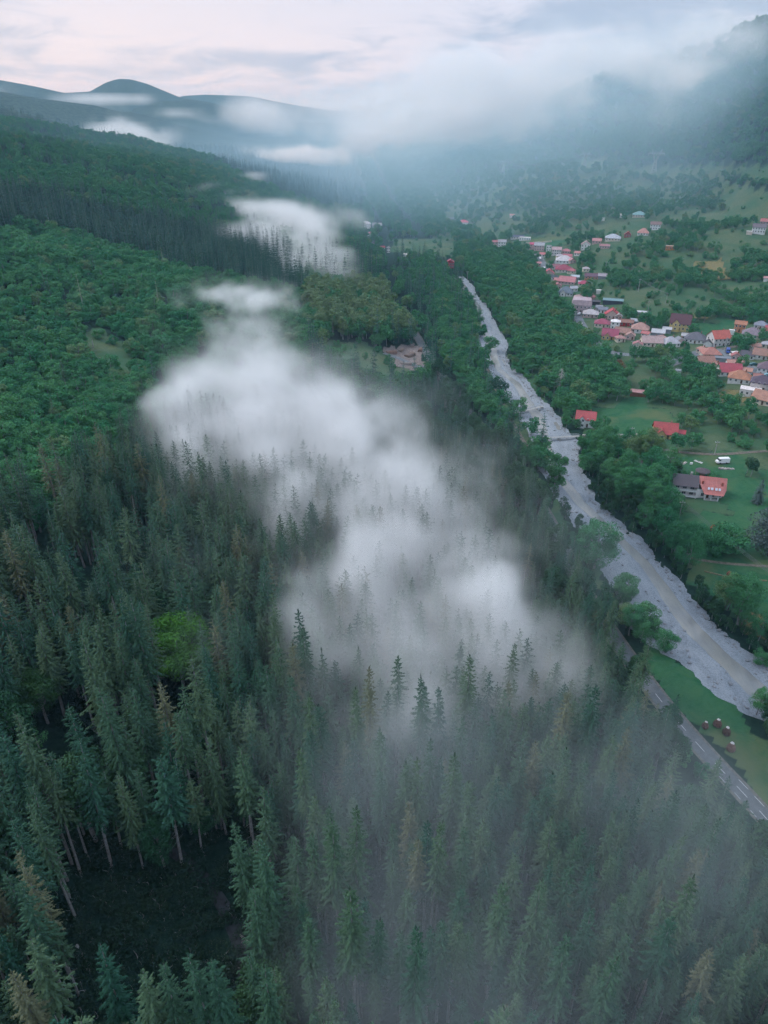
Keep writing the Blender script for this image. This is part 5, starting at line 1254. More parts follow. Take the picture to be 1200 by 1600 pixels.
def broad_shape(seed, H=14.0, rad=4.2, clumps=34, leaves=130, ls=0.32, crown0=0.32, flat=1.0, sparse=0.0, limbs_n=9):
    r = np.random.RandomState(seed)
    h0 = H * crown0; cz = (H + h0) / 2; hz = (H - h0) / 2
    parts = []
    top = np.array([r.uniform(-.4, .4), r.uniform(-.4, .4), H * 0.86])
    zs = np.linspace(0, 1, 6)
    parts.append(tube([top * z + np.array([0.25 * math.sin(z * 5), 0.2 * math.sin(z * 4), 0]) for z in zs], [H * 0.018 * (1 - 0.85 * z) + 0.02 for z in zs], 6))
    cen = []
    for k in range(clumps):
        while True:
            p = r.uniform(-1, 1, 3)
            q = np.linalg.norm(p)
            if 0.35 < q < 1.0: break
        p = p / q * (0.55 + 0.42 * r.rand()) 
        c = np.array([p[0] * rad, p[1] * rad, cz + p[2] * hz * flat])
        cr = rad * r.uniform(0.22, 0.40)
        cen.append((c, cr))
    for k in range(limbs_n):
        c, cr = cen[k * len(cen) // limbs_n]
        z = H * r.uniform(crown0 * 0.7, 0.6)
        s = np.array([0, 0, z]); m_ = (s + c) / 2 + np.array([0, 0, -0.3])
        parts.append(tube([s, m_, c], [H * 0.008, H * 0.005, 0.03], 4))
    B = []; D = []; U = []; LN = []; WD = []
    for c, cr in cen:
        n = max(4, int(leaves * r.uniform(0.7, 1.2) * (1 - sparse)))
        nrm = r.normal(size=(n, 3)); nrm[:, 2] = nrm[:, 2] * 0.9 + 0.25; nrm /= np.linalg.norm(nrm, axis=1)[:, None]
        rr = cr * (0.72 + 0.36 * r.rand(n) ** 0.6)
        P = c + nrm * rr[:, None] * np.array([1, 1, 0.8])
        d = np.cross(nrm, r.normal(size=(n, 3))); d = d + nrm * r.uniform(-0.2, 0.9, (n, 1)) + np.array([0, 0, -0.15]); d /= np.linalg.norm(d, axis=1)[:, None]
        B.append(P); D.append(d); U.append(nrm + 0.4 * r.normal(size=(n, 3))); LN.append(ls * r.uniform(1.2, 2.2, n)); WD.append(ls * r.uniform(0.4, 0.75, n))
    crown = tri_fans(np.concatenate(B), np.concatenate(D), np.concatenate(U), np.concatenate(LN), np.concatenate(WD))
    return join(parts), crown

def dead_shape(seed, H=22.0):
    r = np.random.RandomState(seed)
    parts = [tube([(0.2 * math.sin(z * 3), 0, H * z) for z in np.linspace(0, 1, 7)], [0.26 * (1 - 0.9 * z) + 0.02 for z in np.linspace(0, 1, 7)], 6)]
    tw = []
    for k in range(90):
        z = H * r.uniform(0.3, 0.98); a = r.uniform(0, 6.28); l = (1 - z / H) ** 0.6 * r.uniform(1.2, 3.2) + 0.3
        o_ = np.array([math.cos(a), math.sin(a), r.uniform(-0.5, 0.1)])
        b_ = np.array([0.2 * math.sin(z / H * 3), 0, z])
        tw.append(tube([b_, b_ + o_ * l * 0.5, b_ + o_ * l + np.array([0, 0, -0.2 * l])], [0.035, 0.025, 0.008], 3))
        for q in range(3):
            s_ = b_ + o_ * l * r.uniform(0.3, 0.9); e_ = s_ + r.normal(size=3) * 0.4 + np.array([0, 0, -0.3])
            tw.append(tube([s_, e_], [0.015, 0.006], 3))
    return join(parts), join(tw)

def proto_joined(name, shapes, mats):
    (tv, tf), (cv, cf) = shapes
    v, f = join([(tv, tf), (cv, cf)])
    me = mesh_np(name, v, f, mats, midx=np.concatenate([np.zeros(len(tf), int), np.ones(len(cf), int)]))
    return bpy.data.objects.new(name, me)

# near prototypes: shared trunk and crown meshes
SPR = []
for i, (H, c0, rd, wh) in enumerate([(31, .48, 2.7, 24), (29, .54, 2.4, 20), (33, .42, 3.0, 27), (27, .58, 2.1, 17), (30, .36, 2.9, 26), (25, .25, 2.6, 23), (34, .56, 2.5, 22), (28, .5, 2.8, 22)]):
    sh = spruce_shape(100 + i, H, c0, rd, wh)
    SPR.append((H, mesh_np('spruce_trunk', *sh[0], [M_BARK], smooth=True), mesh_np('spruce_crown', *sh[1], [M_SPRUCE])))
BRD = []
for i, (H, rd, cl, c0) in enumerate([(14, 4.3, 36, .25), (11, 3.8, 30, .15), (16, 4.2, 40, .3), (9, 3.2, 24, .12), (13, 5.0, 40, .2), (18, 4.6, 46, .35)]):
    sh = broad_shape(200 + i, H, rd, cl, 210, 0.20, c0)
    BRD.append((H, mesh_np('broadleaf_trunk', *sh[0], [M_BARK], smooth=True), mesh_np('broadleaf_crown', *sh[1], [M_GREEN])))
# coarser prototypes for the masses further off (instanced, never in the scene by themselves)
def collection_of(name, objs):
    c = bpy.data.collections.new(name)
    for o in objs: c.objects.link(o)
    return c
C_SPR_MID = collection_of('spruce_shapes', [proto_joined('spruce_shape', spruce_shape(300 + i, 26, [.12, .06, .16, .05, .1][i], [3.6, 4.0, 3.3, 3.7, 3.5][i], 17, 8, 8, 0.42, False), [M_BARK, M_DEEP]) for i in range(5)])
C_SPR_FULL = collection_of('spruce_shapes_full', [proto_joined('spruce_shape_full', (( lambda s: s)(spruce_shape(320 + i, 30, [.42, .5, .36, .3][i], [3.1, 2.8, 3.3, 3.2][i], 24, 7, 12, 0.18, False))), [M_BARK, M_SPRUCE]) for i in range(4)])
C_BRD_MID = collection_of('broadleaf_shapes', [proto_joined('broadleaf_shape', broad_shape(400 + i, 12, [4.6, 4.0, 5.2, 4.4, 4.2][i], 22, 80, 0.44, [.2, .15, .25, .1, .3][i], limbs_n=3), [M_BARK, M_GREEN]) for i in range(5)])
C_SHRUB = collection_of('young_tree_shapes', [proto_joined('young_tree_shape', broad_shape(500 + i, [7.5, 6.5, 9][i], [3.6, 4.1, 3.3][i], 22, 150, 0.26, 0.0, limbs_n=2), [M_BARK, M_YOUNG]) for i in range(3)])
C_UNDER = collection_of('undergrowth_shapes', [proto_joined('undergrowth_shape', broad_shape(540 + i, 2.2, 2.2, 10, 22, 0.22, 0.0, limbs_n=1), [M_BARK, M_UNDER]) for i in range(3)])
BRW = []
for i, (H, rd, cl, c0) in enumerate([(15, 3.4, 34, .35), (12, 3.0, 26, .3)]):
    sh = broad_shape(260 + i, H, rd, cl, 200, 0.20, c0)
    BRW.append((H, mesh_np('broadleaf_trunk', *sh[0], [M_BARK], smooth=True), mesh_np('broadleaf_crown', *sh[1], [M_WOODS])))
C_BRW_FULL = collection_of('woodland_shapes', [proto_joined('woodland_shape', broad_shape(270 + i, [14, 11, 9][i], [3.4, 3.0, 2.8][i], 28, 160, 0.20, .2, limbs_n=4), [M_BARK, M_WOODS]) for i in range(3)])
C_OLIVE = collection_of('olive_tree_shapes', [proto_joined('olive_tree_shape', broad_shape(520 + i, 17, 3.8, 30, 90, 0.40, 0.15, limbs_n=4), [M_PALE, M_OLIVE]) for i in range(3)])

def scatter(name, coll, pts, rots, scs, label, cat, nkind):
    """one object whose points carry instanced copies (a mass nobody could count)"""
    me = bpy.data.meshes.new(name)
    me.vertices.add(len(pts)); me.vertices.foreach_set('co', np.asarray(pts, np.float32).ravel())
    a = me.attributes.new('rot', 'FLOAT_VECTOR', 'POINT'); a.data.foreach_set('vector', np.asarray(rots, np.float32).ravel())
    a = me.attributes.new('scl', 'FLOAT_VECTOR', 'POINT'); a.data.foreach_set('vector', np.asarray(scs, np.float32).ravel())
    a = me.attributes.new('pick', 'INT', 'POINT'); a.data.foreach_set('value', nrg.randint(0, nkind, len(pts)).astype(np.int32))
    me.update()
    g = bpy.data.node_groups.new(name + '_nodes', 'GeometryNodeTree')
    g.interface.new_socket('Geometry', in_out='INPUT', socket_type='NodeSocketGeometry')
    g.interface.new_socket('Geometry', in_out='OUTPUT', socket_type='NodeSocketGeometry')
    gi = g.nodes.new('NodeGroupInput'); go = g.nodes.new('NodeGroupOutput')
    ci = g.nodes.new('GeometryNodeCollectionInfo'); ci.inputs['Collection'].default_value = coll
    ci.inputs['Separate Children'].default_value = True; ci.inputs['Reset Children'].default_value = True
    ip = g.nodes.new('GeometryNodeInstanceOnPoints'); ip.inputs['Pick Instance'].default_value = True
    def attr(nm, dt):
        n = g.nodes.new('GeometryNodeInputNamedAttribute'); n.data_type = dt; n.inputs['Name'].default_value = nm
        return [o for o in n.outputs if o.enabled][0]
    g.links.new(gi.outputs[0], ip.inputs['Points']); g.links.new(ci.outputs[0], ip.inputs['Instance'])
    er = g.nodes.new('FunctionNodeEulerToRotation'); g.links.new(attr('rot', 'FLOAT_VECTOR'), er.inputs[0])
    g.links.new(er.outputs[0], ip.inputs['Rotation']); g.links.new(attr('scl', 'FLOAT_VECTOR'), ip.inputs['Scale'])
    g.links.new(attr('pick', 'INT'), ip.inputs['Instance Index'])
    g.links.new(ip.outputs[0], go.inputs[0])
    o = link(name, me)
    md = o.modifiers.new('scatter', 'NODES'); md.node_group = g
    tag(o, label, cat, kind='stuff')
    return o
# ------------------------------------------------------------------ single trees one can pick out in the photograph
def special(px, py, hp, label, shape, mats, name, cat='tree', wide=1.0, group=None, clear=0):
    """base at the photo pixel, height hp pixels"""
    P = on_ground(px, py); zc = float(project(*P)[2]); dep_ = math.atan2(CAMZ - P[2], math.hypot(P[0], P[1]))
    BUILT.append((P[0], P[1], 2.5))
    for q_ in range(3, clear, 3): BUILT.append((P[0] * (1 - q_ / P[1]), P[1] - q_, 4.0 + q_ * .05))
    h = hp * zc / FPX / max(.35, math.cos(dep_)); H, (tr, cr) = shape
    s = h / H
    e = link(name, None, loc=(P[0], P[1], P[2] - .2), rot=(0, 0, nrg.uniform(0, 6.28)), scale=(s * wide, s * wide, s)); tag(e, label, cat, group)
    link('trunk', mesh_np('trunk', *tr, [mats[0]], smooth=True), e); link('crown', mesh_np('crown', *cr, [mats[1]]), e)
    return e
special(287, 1075, 96, 'vivid green maple like tree glowing among the dark spruces', (18, broad_shape(901, 18, 6.0, 60, 380, .20, .42)), (M_BARK, M_BRIGHT), 'broadleaf_tree', wide=1.25, clear=26)
special(75, 1130, 80, 'bright green tree with yellow tips at the left edge above the misty gap', (18, broad_shape(902, 18, 5.0, 50, 300, .20, .4)), (M_BARK, leaf_mat('yellow_green_leaves', (.035, .10, .035), (.05, .11, .035))), 'broadleaf_tree', wide=1.2, clear=22)
special(115, 745, 42, 'small lime green round tree at the top of the spruce slope', (11, broad_shape(903, 11, 4.2, 36, 120, .3, .1)), (M_BARK, leaf_mat('lime_leaves', (.035, .15, .05), (.035, .15, .05))), 'broadleaf_tree')
special(222, 852, 78, 'dead brownish spruce with bare pale stem among living ones', (22, dead_shape(5)), (M_PALE, M_DEADN), 'dead_spruce', 'dead tree', 1.1, clear=16)
special(98, 818, 70, 'grey dead spruce left of the brownish dead one', (22, dead_shape(6)), (M_PALE, M_DEADN), 'dead_spruce', 'dead tree', 1.0, clear=14)
special(62, 870, 60, 'small withered spruce near the left edge of the slope', (22, dead_shape(7)), (M_PALE, M_DEADN), 'dead_spruce', 'dead tree', 1.0, clear=14)
special(75, 1203, 66, 'slanting pale birch stem in the misty gap', (16, (tube([(0, 0, 0), (.6, .2, 6), (1.8, .5, 12), (2.6, .8, 16)], [.22, .18, .12, .05], 6), broad_shape(908, 16, 2.4, 10, 60, .25, .6)[1])), (M_PALE, M_GREEN), 'birch_tree')
special(132, 490, 60, 'tall thin pine with pale stem rising from the young woods on the slope', (20, spruce_shape(911, 20, .45, 1.8, 12, 5, 6, .15)), (M_PALE, M_OLIVE), 'pine_tree')
special(252, 497, 56, 'second tall thin pine with pale stem nearer the fog bank', (20, spruce_shape(912, 20, .45, 1.8, 12, 5, 6, .15)), (M_PALE, M_OLIVE), 'pine_tree')
special(257, 428, 40, 'pale stemmed pine at the foot of the dark spruce belt', (20, spruce_shape(913, 20, .4, 2.0, 12, 5, 6, .15)), (M_PALE, M_OLIVE), 'pine_tree')
special(146, 543, 14, 'short white broken stem in the grassy gap of the slope', (6, (tube([(0, 0, 0), (.1, 0, 6)], [.35, .25], 6), tube([(0, 0, 4), (.8, 0, 4.6)], [.06, .02], 4))), (M_PALE, M_PALE), 'tree_stump', 'tree stump')
special(158, 568, 10, 'lower of the two white broken stems in the grassy gap', (6, (tube([(0, 0, 0), (.1, 0, 6)], [.4, .3], 6), tube([(0, 0, 4), (.8, 0, 4.6)], [.06, .02], 4))), (M_PALE, M_PALE), 'tree_stump', 'tree stump')
special(976, 938, 42, 'round lone tree on the grassy left bank of the river', (11, broad_shape(921, 11, 4.0, 40, 300, .2, .08)), (M_BARK, M_GREEN), 'broadleaf_tree')
special(1003, 984, 40, 'round bush tree below the lone tree on the left bank', (9, broad_shape(922, 9, 3.9, 36, 300, .2, .05)), (M_BARK, M_GREEN), 'broadleaf_tree')
special(928, 888, 74, 'big dark spreading tree on the left bank beside the gravel', (15, broad_shape(923, 15, 4.6, 48, 300, .2, .1)), (M_BARK, M_GREEN), 'broadleaf_tree', wide=1.1)
special(866, 772, 66, 'slender upright tree standing on the gravel edge below the footbridge', (16, broad_shape(924, 16, 3.2, 40, 280, .2, .12)), (M_BARK, M_GREEN), 'broadleaf_tree')
special(766, 553, 28, 'dark bushy tree on the gravel island where the river narrows', (10, broad_shape(925, 10, 3.8, 26, 90, .34, .1)), (M_BARK, M_GREEN), 'broadleaf_tree')
special(777, 622, 34, 'dark wide crowned pine leaning over the river bank', (12, broad_shape(926, 12, 4.6, 26, 90, .34, .25, flat=.7)), (M_BARK, M_DEEP), 'pine_tree')
special(874, 618, 42, 'leafless grey tree in front of the wooded right bank', (16, dead_shape(9, 16)), (M_PALE, M_PALE), 'bare_tree', 'bare tree', 1.9)
special(963, 586, 24, 'rust coloured round tree below the village', (9, broad_shape(928, 9, 3.9, 26, 90, .34, .05)), (M_BARK, M_RUST), 'broadleaf_tree')
special(1182, 785, 36, 'silvery blue spruce on the lawn right of the double house', (12, spruce_shape(929, 12, .04, 3.2, 20, 10, 14, .26, False)), (M_BARK, M_BLUE), 'blue_spruce', 'spruce tree')
special(1198, 868, 70, 'large silvery willow cut by the right edge of the picture', (14, broad_shape(930, 14, 5.5, 44, 130, .32, .05)), (M_BARK, M_BLUE), 'willow_tree')
special(1130, 862, 40, 'dark round hedge tree under the rusty haystacks', (9, broad_shape(931, 9, 4.4, 36, 130, .32, .02)), (M_BARK, M_GREEN), 'broadleaf_tree', wide=1.2)
special(1116, 864, 36, 'second dark hedge tree left of the round one in the green field', (9, broad_shape(932, 9, 4.0, 36, 130, .32, .02)), (M_BARK, M_GREEN), 'broadleaf_tree')
special(610, 1010, 90, 'tall ghostly spruce rising out of the middle of the fog bank', (32, spruce_shape(935, 32, .4, 3.2, 24, 8, 14)), (M_BARK, M_SPRUCE), 'spruce_tree', 'spruce tree')
# ------------------------------------------------------------------ where the trees stand
def jitter_grid(r0, r1, step, az=46):
    n = int(2 * r1 / step)
    xs = (np.arange(n) - n / 2) * step; ysg = np.arange(0, r1, step)
    X, Y = np.meshgrid(xs, ysg)
    X = X + nrg.uniform(-.5, .5, X.shape) * step * 0.95; Y = Y + nrg.uniform(-.5, .5, Y.shape) * step * 0.95
    X = X.ravel(); Y = Y.ravel()
    r = np.hypot(X, Y)
    k = (r >= r0) & (r < r1) & (np.abs(np.arctan2(X, Y + 25)) < math.radians(az))
    return X[k], Y[k]
def place(r0, r1, step):
    X, Y = jitter_grid(r0, r1, step)
    Z = hterr(X, Y)
    px, py, zc = project(X, Y, Z)
    px2, py2, _ = project(X, Y, Z + 20)
    k = (zc > 20) & (px > -130) & (px < 1330) & (py2 < 1720) & (py > 0)
    X, Y, Z, px, py, zc = (a[k] for a in (X, Y, Z, px, py, zc))
    # keep off river, road, houses
    k = ((X < river_l(Y) + 1.5) | (X > river_r(Y) - 0.5)) & (np.abs(X - smooth_course(Y)) > np.where(Y > 175, 4.4, 7.0))
    for (bx, by, br) in BUILT:
        if br + abs(bx) + by > 0: k &= (X - bx) ** 2 + (Y - by) ** 2 > br * br
    return tuple(a[k] for a in (X, Y, Z, px, py, zc))

spr = []; brd = []; shr = []; olv = []     # rows: x, y, z, zc, size
for (r0, r1, step) in [(0, 330, 3.75), (330, 800, 6.0), (800, 1500, 8.5), (1500, 2300, 12.0)]:
    X, Y, Z, px, py, zc = place(r0, r1, step)
    cov = cover_at(px, py, X, Y)
    near = inpoly(px, py, Z_SPRUCE_NEAR); belt = inpoly(px, py, Z_BELT); shrub = inpoly(px, py, Z_SHRUB); fb = inpoly(px, py, Z_FARBELT)
    u = nrg.rand(len(X)); u2 = nrg.rand(len(X))
    dn = fbm(X / 38 + 4, Y / 38 + 6, 3); dn2 = fbm(X / 90 + 1, Y / 90 + 9, 3)
    leftside = X < road_x(Y)
    rightside = X > river_r(Y)
    between = ~leftside & ~rightside
    for i in range(len(X)):
        c = cov[i]; x, y, z, q = X[i], Y[i], Z[i], zc[i]
        if c == 1 and leftside[i] and near[i]: c = 0
        if c in (1, 3): continue
        if between[i] and 95 < y < 172 and road_x(y) + 5 < x < river_l(y) - 9: continue
        if c == 2 and u[i] > 0.04: continue
        if c == 4:
            if u[i] < 0.22: shr.append((x, y, z, q, 0.25 + 0.5 * u2[i]))
            continue
        if leftside[i]:
            if near[i]:
                if 540 < px[i] < 630 and 1380 < py[i] < 1620 and u[i] < .55: continue     # hazy gaps between the stems
                if 130 < px[i] < 400 and 1360 < py[i] < 1640 and u[i] < .86: continue      # the dark glade with the forest track
                if 60 < px[i] < 175 and 1140 < py[i] < 1240 and u[i] < .8: continue
                if dn[i] < 0.24: continue
                lower = sstep(road_x(y) - x, 10, 55)
                if 98 < y < 146 and road_x(y) - x < 14:
                    if u[i] < .5: shr.append((x, y, z, q, 0.3 + 0.3 * u2[i]))
                    continue
                if u[i] < 0.04 * (1 + 4.0 * (1 - lower)) : brd.append((x, y, z, q, 0.8 + 0.7 * u2[i]))
                elif u[i] < 0.86: spr.append((x, y, z, q, (0.64 + 0.42 * u2[i]) * (0.82 + 0.18 * lower) * (1.0 if py[i] > 800 else 0.85)))
            elif belt[i]:
                if u[i] < 0.62: spr.append((x, y, z, q, 0.72 + 0.28 * u2[i]))
            elif shrub[i]:
                if u[i] < 0.03 and dn[i] > .5: spr.append((x, y, z, q, 0.4 + 0.3 * u2[i]))
                elif dn[i] > 0.26 and u[i] < (.44 if r0 < 330 else .70): shr.append((x, y, z, q, 0.75 + 0.6 * u2[i] + (0.3 if dn2[i] > .55 else 0)))
            elif fb[i] and r0 >= 800:
                if u[i] < .7: spr.append((x, y, z, q, 0.6 + 0.4 * u2[i]))
            else:
                # mixed wood
                if 480 < px[i] < 640 and 455 < py[i] < 535:
                    if u[i] > 0.55: brd.append((x, y, z, q, 0.8 + 0.5 * u2[i]))
                    elif u[i] < 0.5: olv.append((x, y, z, q, 0.8 + 0.35 * u2[i]))
                elif px[i] > 480 and py[i] > 330:
                    (spr if u[i] < 0.30 else brd).append((x, y, z, q, 0.7 + 0.5 * u2[i]))
                elif r0 >= 1500:
                    if u[i] < .7: spr.append((x, y, z, q, 0.7 + 0.35 * u2[i]))
                else:
                    sp_ = dn2[i] > 0.54
                    if sp_ and u[i] < 0.55: spr.append((x, y, z, q, 0.5 + 0.35 * u2[i]))
                    else: brd.append((x, y, z, q, 0.7 + 0.45 * u2[i]))
        elif between[i]:
            # trees of the left bank
            dl = river_l(y) - x
            if dl < 9 or (y > 330 and dl < 30):
                if (y < 200 or y > 300 or u[i] < .5):
                    (spr if u[i] > 0.85 and y > 280 else brd).append((x, y, z, q, 0.45 + 0.3 * u2[i] + (0.25 if y > 280 else 0)))
            elif u[i] < 0.5 and y > 200:
                (spr if u[i] > .25 else brd).append((x, y, z, q, 0.6 + 0.5 * u2[i]))
        else:
            e = x - river_r(y)
            if r0 >= 1500 or z > 72:
                if u[i] < 0.8: brd.append((x, y, z, q, 0.8 + 0.6 * u2[i]))
                else: spr.append((x, y, z, q, 0.55 + 0.3 * u2[i]))
            elif e < 60 and y > 330 or (py[i] > 560 and e < 14) or (860 < px[i] < 1060 and 690 < py[i] < 860):
                if u[i] < 0.86: brd.append((x, y, z, q, (0.65 + 0.5 * u2[i]) * (0.55 if e < 6 else 1)))
            else:
                # orchards, hedges and copses with grass showing between them
                if dn[i] > 0.46 - 0.09 * (py[i] < 330) and u[i] < 0.8: brd.append((x, y, z, q, 0.45 + 0.5 * u2[i]))
                elif u[i] < 0.16: shr.append((x, y, z, q, 0.5 + 0.5 * u2[i]))
spr = [(a_, b_, c_, d_, e_ * (1.0 if d_ < 700 else (.8 if d_ < 1300 else .55))) for a_, b_, c_, d_, e_ in spr]
spr = np.array(spr); brd = np.array(brd); shr = np.array(shr); olv = np.array(olv)
print('TREES', len(spr), len(brd), len(shr), len(olv))

def in_view(a, h, margin=0):
    px, py, zc = project(a[:, 0], a[:, 1], a[:, 2] + h * a[:, 4])
    return (px > -margin) & (px < 1200 + margin) & (py > 0) & (py < 1600 + margin)
def nearest_split(a, h, n, extra=None):
    """the n that show largest (nearest ones in the frame), and the rest"""
    score = np.where(in_view(a, h), a[:, 4] / a[:, 3], 0)
    if extra is not None: score = score * extra(a)
    idx = np.argsort(-score)
    m = np.zeros(len(a), bool); m[idx[:n]] = True
    return a[m], a[~m]

def single(name, shapes, row, label, cat, group, idx=None):
    k = nrg.randint(len(shapes)) if idx is None else idx
    H, tm, cm = shapes[k]
    x, y, z, q, s = row
    e = link(name, None, loc=(x, y, z - 0.25), rot=(nrg.uniform(-.03, .03), nrg.uniform(-.03, .03), nrg.uniform(0, 6.28)), scale=((s * nrg.uniform(.78, 1.05), s * nrg.uniform(.78, 1.05), s * nrg.uniform(.98, 1.15)) if name == 'spruce_tree' else (s * nrg.uniform(.9, 1.15), s * nrg.uniform(.9, 1.15), s)))
    tag(e, label, cat, group)
    link('trunk', tm, e); link('crown', cm, e)
    return e
spr_near, spr_rest = nearest_split(spr, 25, 300)
for row in spr_near:
    qx, qy, _ = project(row[0], row[1], row[2])
    if qx < 430 and qy > 1270: lb_, gp_ = 'dark green spruce with a bare trunk round the glade with the forest track', 'spruces round the dark glade'
    elif qx < 430: lb_, gp_ = 'dark spruce on the shaded slope between the misty gap and the young woods', 'spruces of the shaded slope'
    elif qx < 720: lb_, gp_ = 'spruce with a tall pale trunk in the haze straight below the fog bank', 'spruces below the fog bank'
    else: lb_, gp_ = 'olive tinged spruce in the misty wood between the fog bank and the road', 'spruces of the misty wood by the road'
    single('spruce_tree', SPR, row, lb_, 'spruce tree', gp_)
sc_rest = lambda a: np.stack([a[:, 4] * nrg.uniform(.9, 1.15, len(a)), a[:, 4] * nrg.uniform(.9, 1.15, len(a)), a[:, 4]], -1)
def rots(n): return np.stack([nrg.uniform(-.03, .03, n), nrg.uniform(-.03, .03, n), nrg.uniform(0, 6.28, n)], -1)
full = spr_rest[:, 3] < 330
a = spr_rest[full]; scatter('spruce_forest', C_SPR_FULL, a[:, :3], rots(len(a)), sc_rest(a), 'dense dark spruce forest running under the fog bank', 'forest', 4)
a = spr_rest[~full]; scatter('distant_spruce_forest', C_SPR_MID, a[:, :3], rots(len(a)), sc_rest(a), 'far dark spruce belts on the long wooded slope', 'forest', 5)
brd_near, brd_rest = nearest_split(brd, 9, 270)
for row in brd_near:
    if row[0] > river_r(row[1]): lb_, gp_ = 'round green broadleaf tree in the belt along the village side of the river', 'trees of the village side bank'
    elif row[0] > road_x(row[1]): lb_, gp_ = 'round dark tree in the row between the road and the river gravel', 'trees between road and river'
    else: lb_, gp_ = 'small green broadleaf tree mixed in among the spruces beside the road', 'broadleaf trees among the spruces'
    single('broadleaf_tree', BRW if gp_ == 'broadleaf trees among the spruces' else BRD, row, lb_, 'tree', gp_)
nf = brd_rest[:, 3] < 330
a = brd_rest[nf]; scatter('near_broadleaf_forest', C_BRW_FULL, a[:, :3], rots(len(a)), sc_rest(a), 'scattered dark green broadleaf trees filling in among the spruces', 'forest', 3)
a = brd_rest[~nf]; scatter('broadleaf_forest', C_BRD_MID, a[:, :3], rots(len(a)), sc_rest(a), 'mixed broadleaf woods covering the valley and the far slopes', 'forest', 5)
a = shr; scatter('young_forest', C_SHRUB, a[:, :3], rots(len(a)), sc_rest(a), 'thick young broadleaf growth covering the slope beside the fog', 'undergrowth', 3)
a = olv; scatter('olive_green_forest', C_OLIVE, a[:, :3], rots(len(a)), sc_rest(a), 'pale olive green trees beyond the grassy clearing', 'forest', 3)

# low growth on the floor of the dark glade and the misty gaps
nb = 9000; gx = nrg.uniform(-75, 60, nb); gy = nrg.uniform(20, 150, nb); gz = hterr(gx, gy); sc_ = nrg.uniform(.25, .9, nb)
k_ = np.ones(nb, bool)
for (bx, by, br) in BUILT: k_ &= (gx - bx) ** 2 + (gy - by) ** 2 > (br * .8) ** 2
gx, gy, gz, sc_ = gx[k_], gy[k_], gz[k_], sc_[k_]
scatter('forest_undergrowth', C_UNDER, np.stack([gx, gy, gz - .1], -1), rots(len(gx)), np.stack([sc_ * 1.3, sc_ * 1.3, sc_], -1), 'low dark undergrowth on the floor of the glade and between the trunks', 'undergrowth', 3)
# ------------------------------------------------------------------ haze: one closed box of even, thin air
def volume_mat(name, color, density, aniso=0.0, grid=False):
    m = bpy.data.materials.new(name); m.use_nodes = True
    t = m.node_tree; t.nodes.clear()
    o = N(t, 'ShaderNodeOutputMaterial'); p = N(t, 'ShaderNodeVolumePrincipled')
    p.inputs['Color'].default_value = (*color, 1); p.inputs['Density'].default_value = density
    p.inputs['Anisotropy'].default_value = aniso
    if not grid: p.inputs['Density Attribute'].default_value = ''
    L(t, p.outputs[0], o.inputs['Volume'])
    return m, t, p
hm, _, hp_ = volume_mat('haze_air', (0.40, 0.72, 1.0), 0.00009)
hp_.inputs['Absorption Color'].default_value = (1, 1, 1, 1)
bm = bmesh.new(); bmesh.ops.create_cube(bm, size=1.0)
me = bpy.data.meshes.new('haze'); bm.to_mesh(me); bm.free(); me.materials.append(hm)
hz = link('haze', me, loc=(0, 0, 152.5)); hz.scale = (34000, 34000, 435)
tag(hz, 'pale blue air that fades the far ridges', 'haze', kind='stuff')

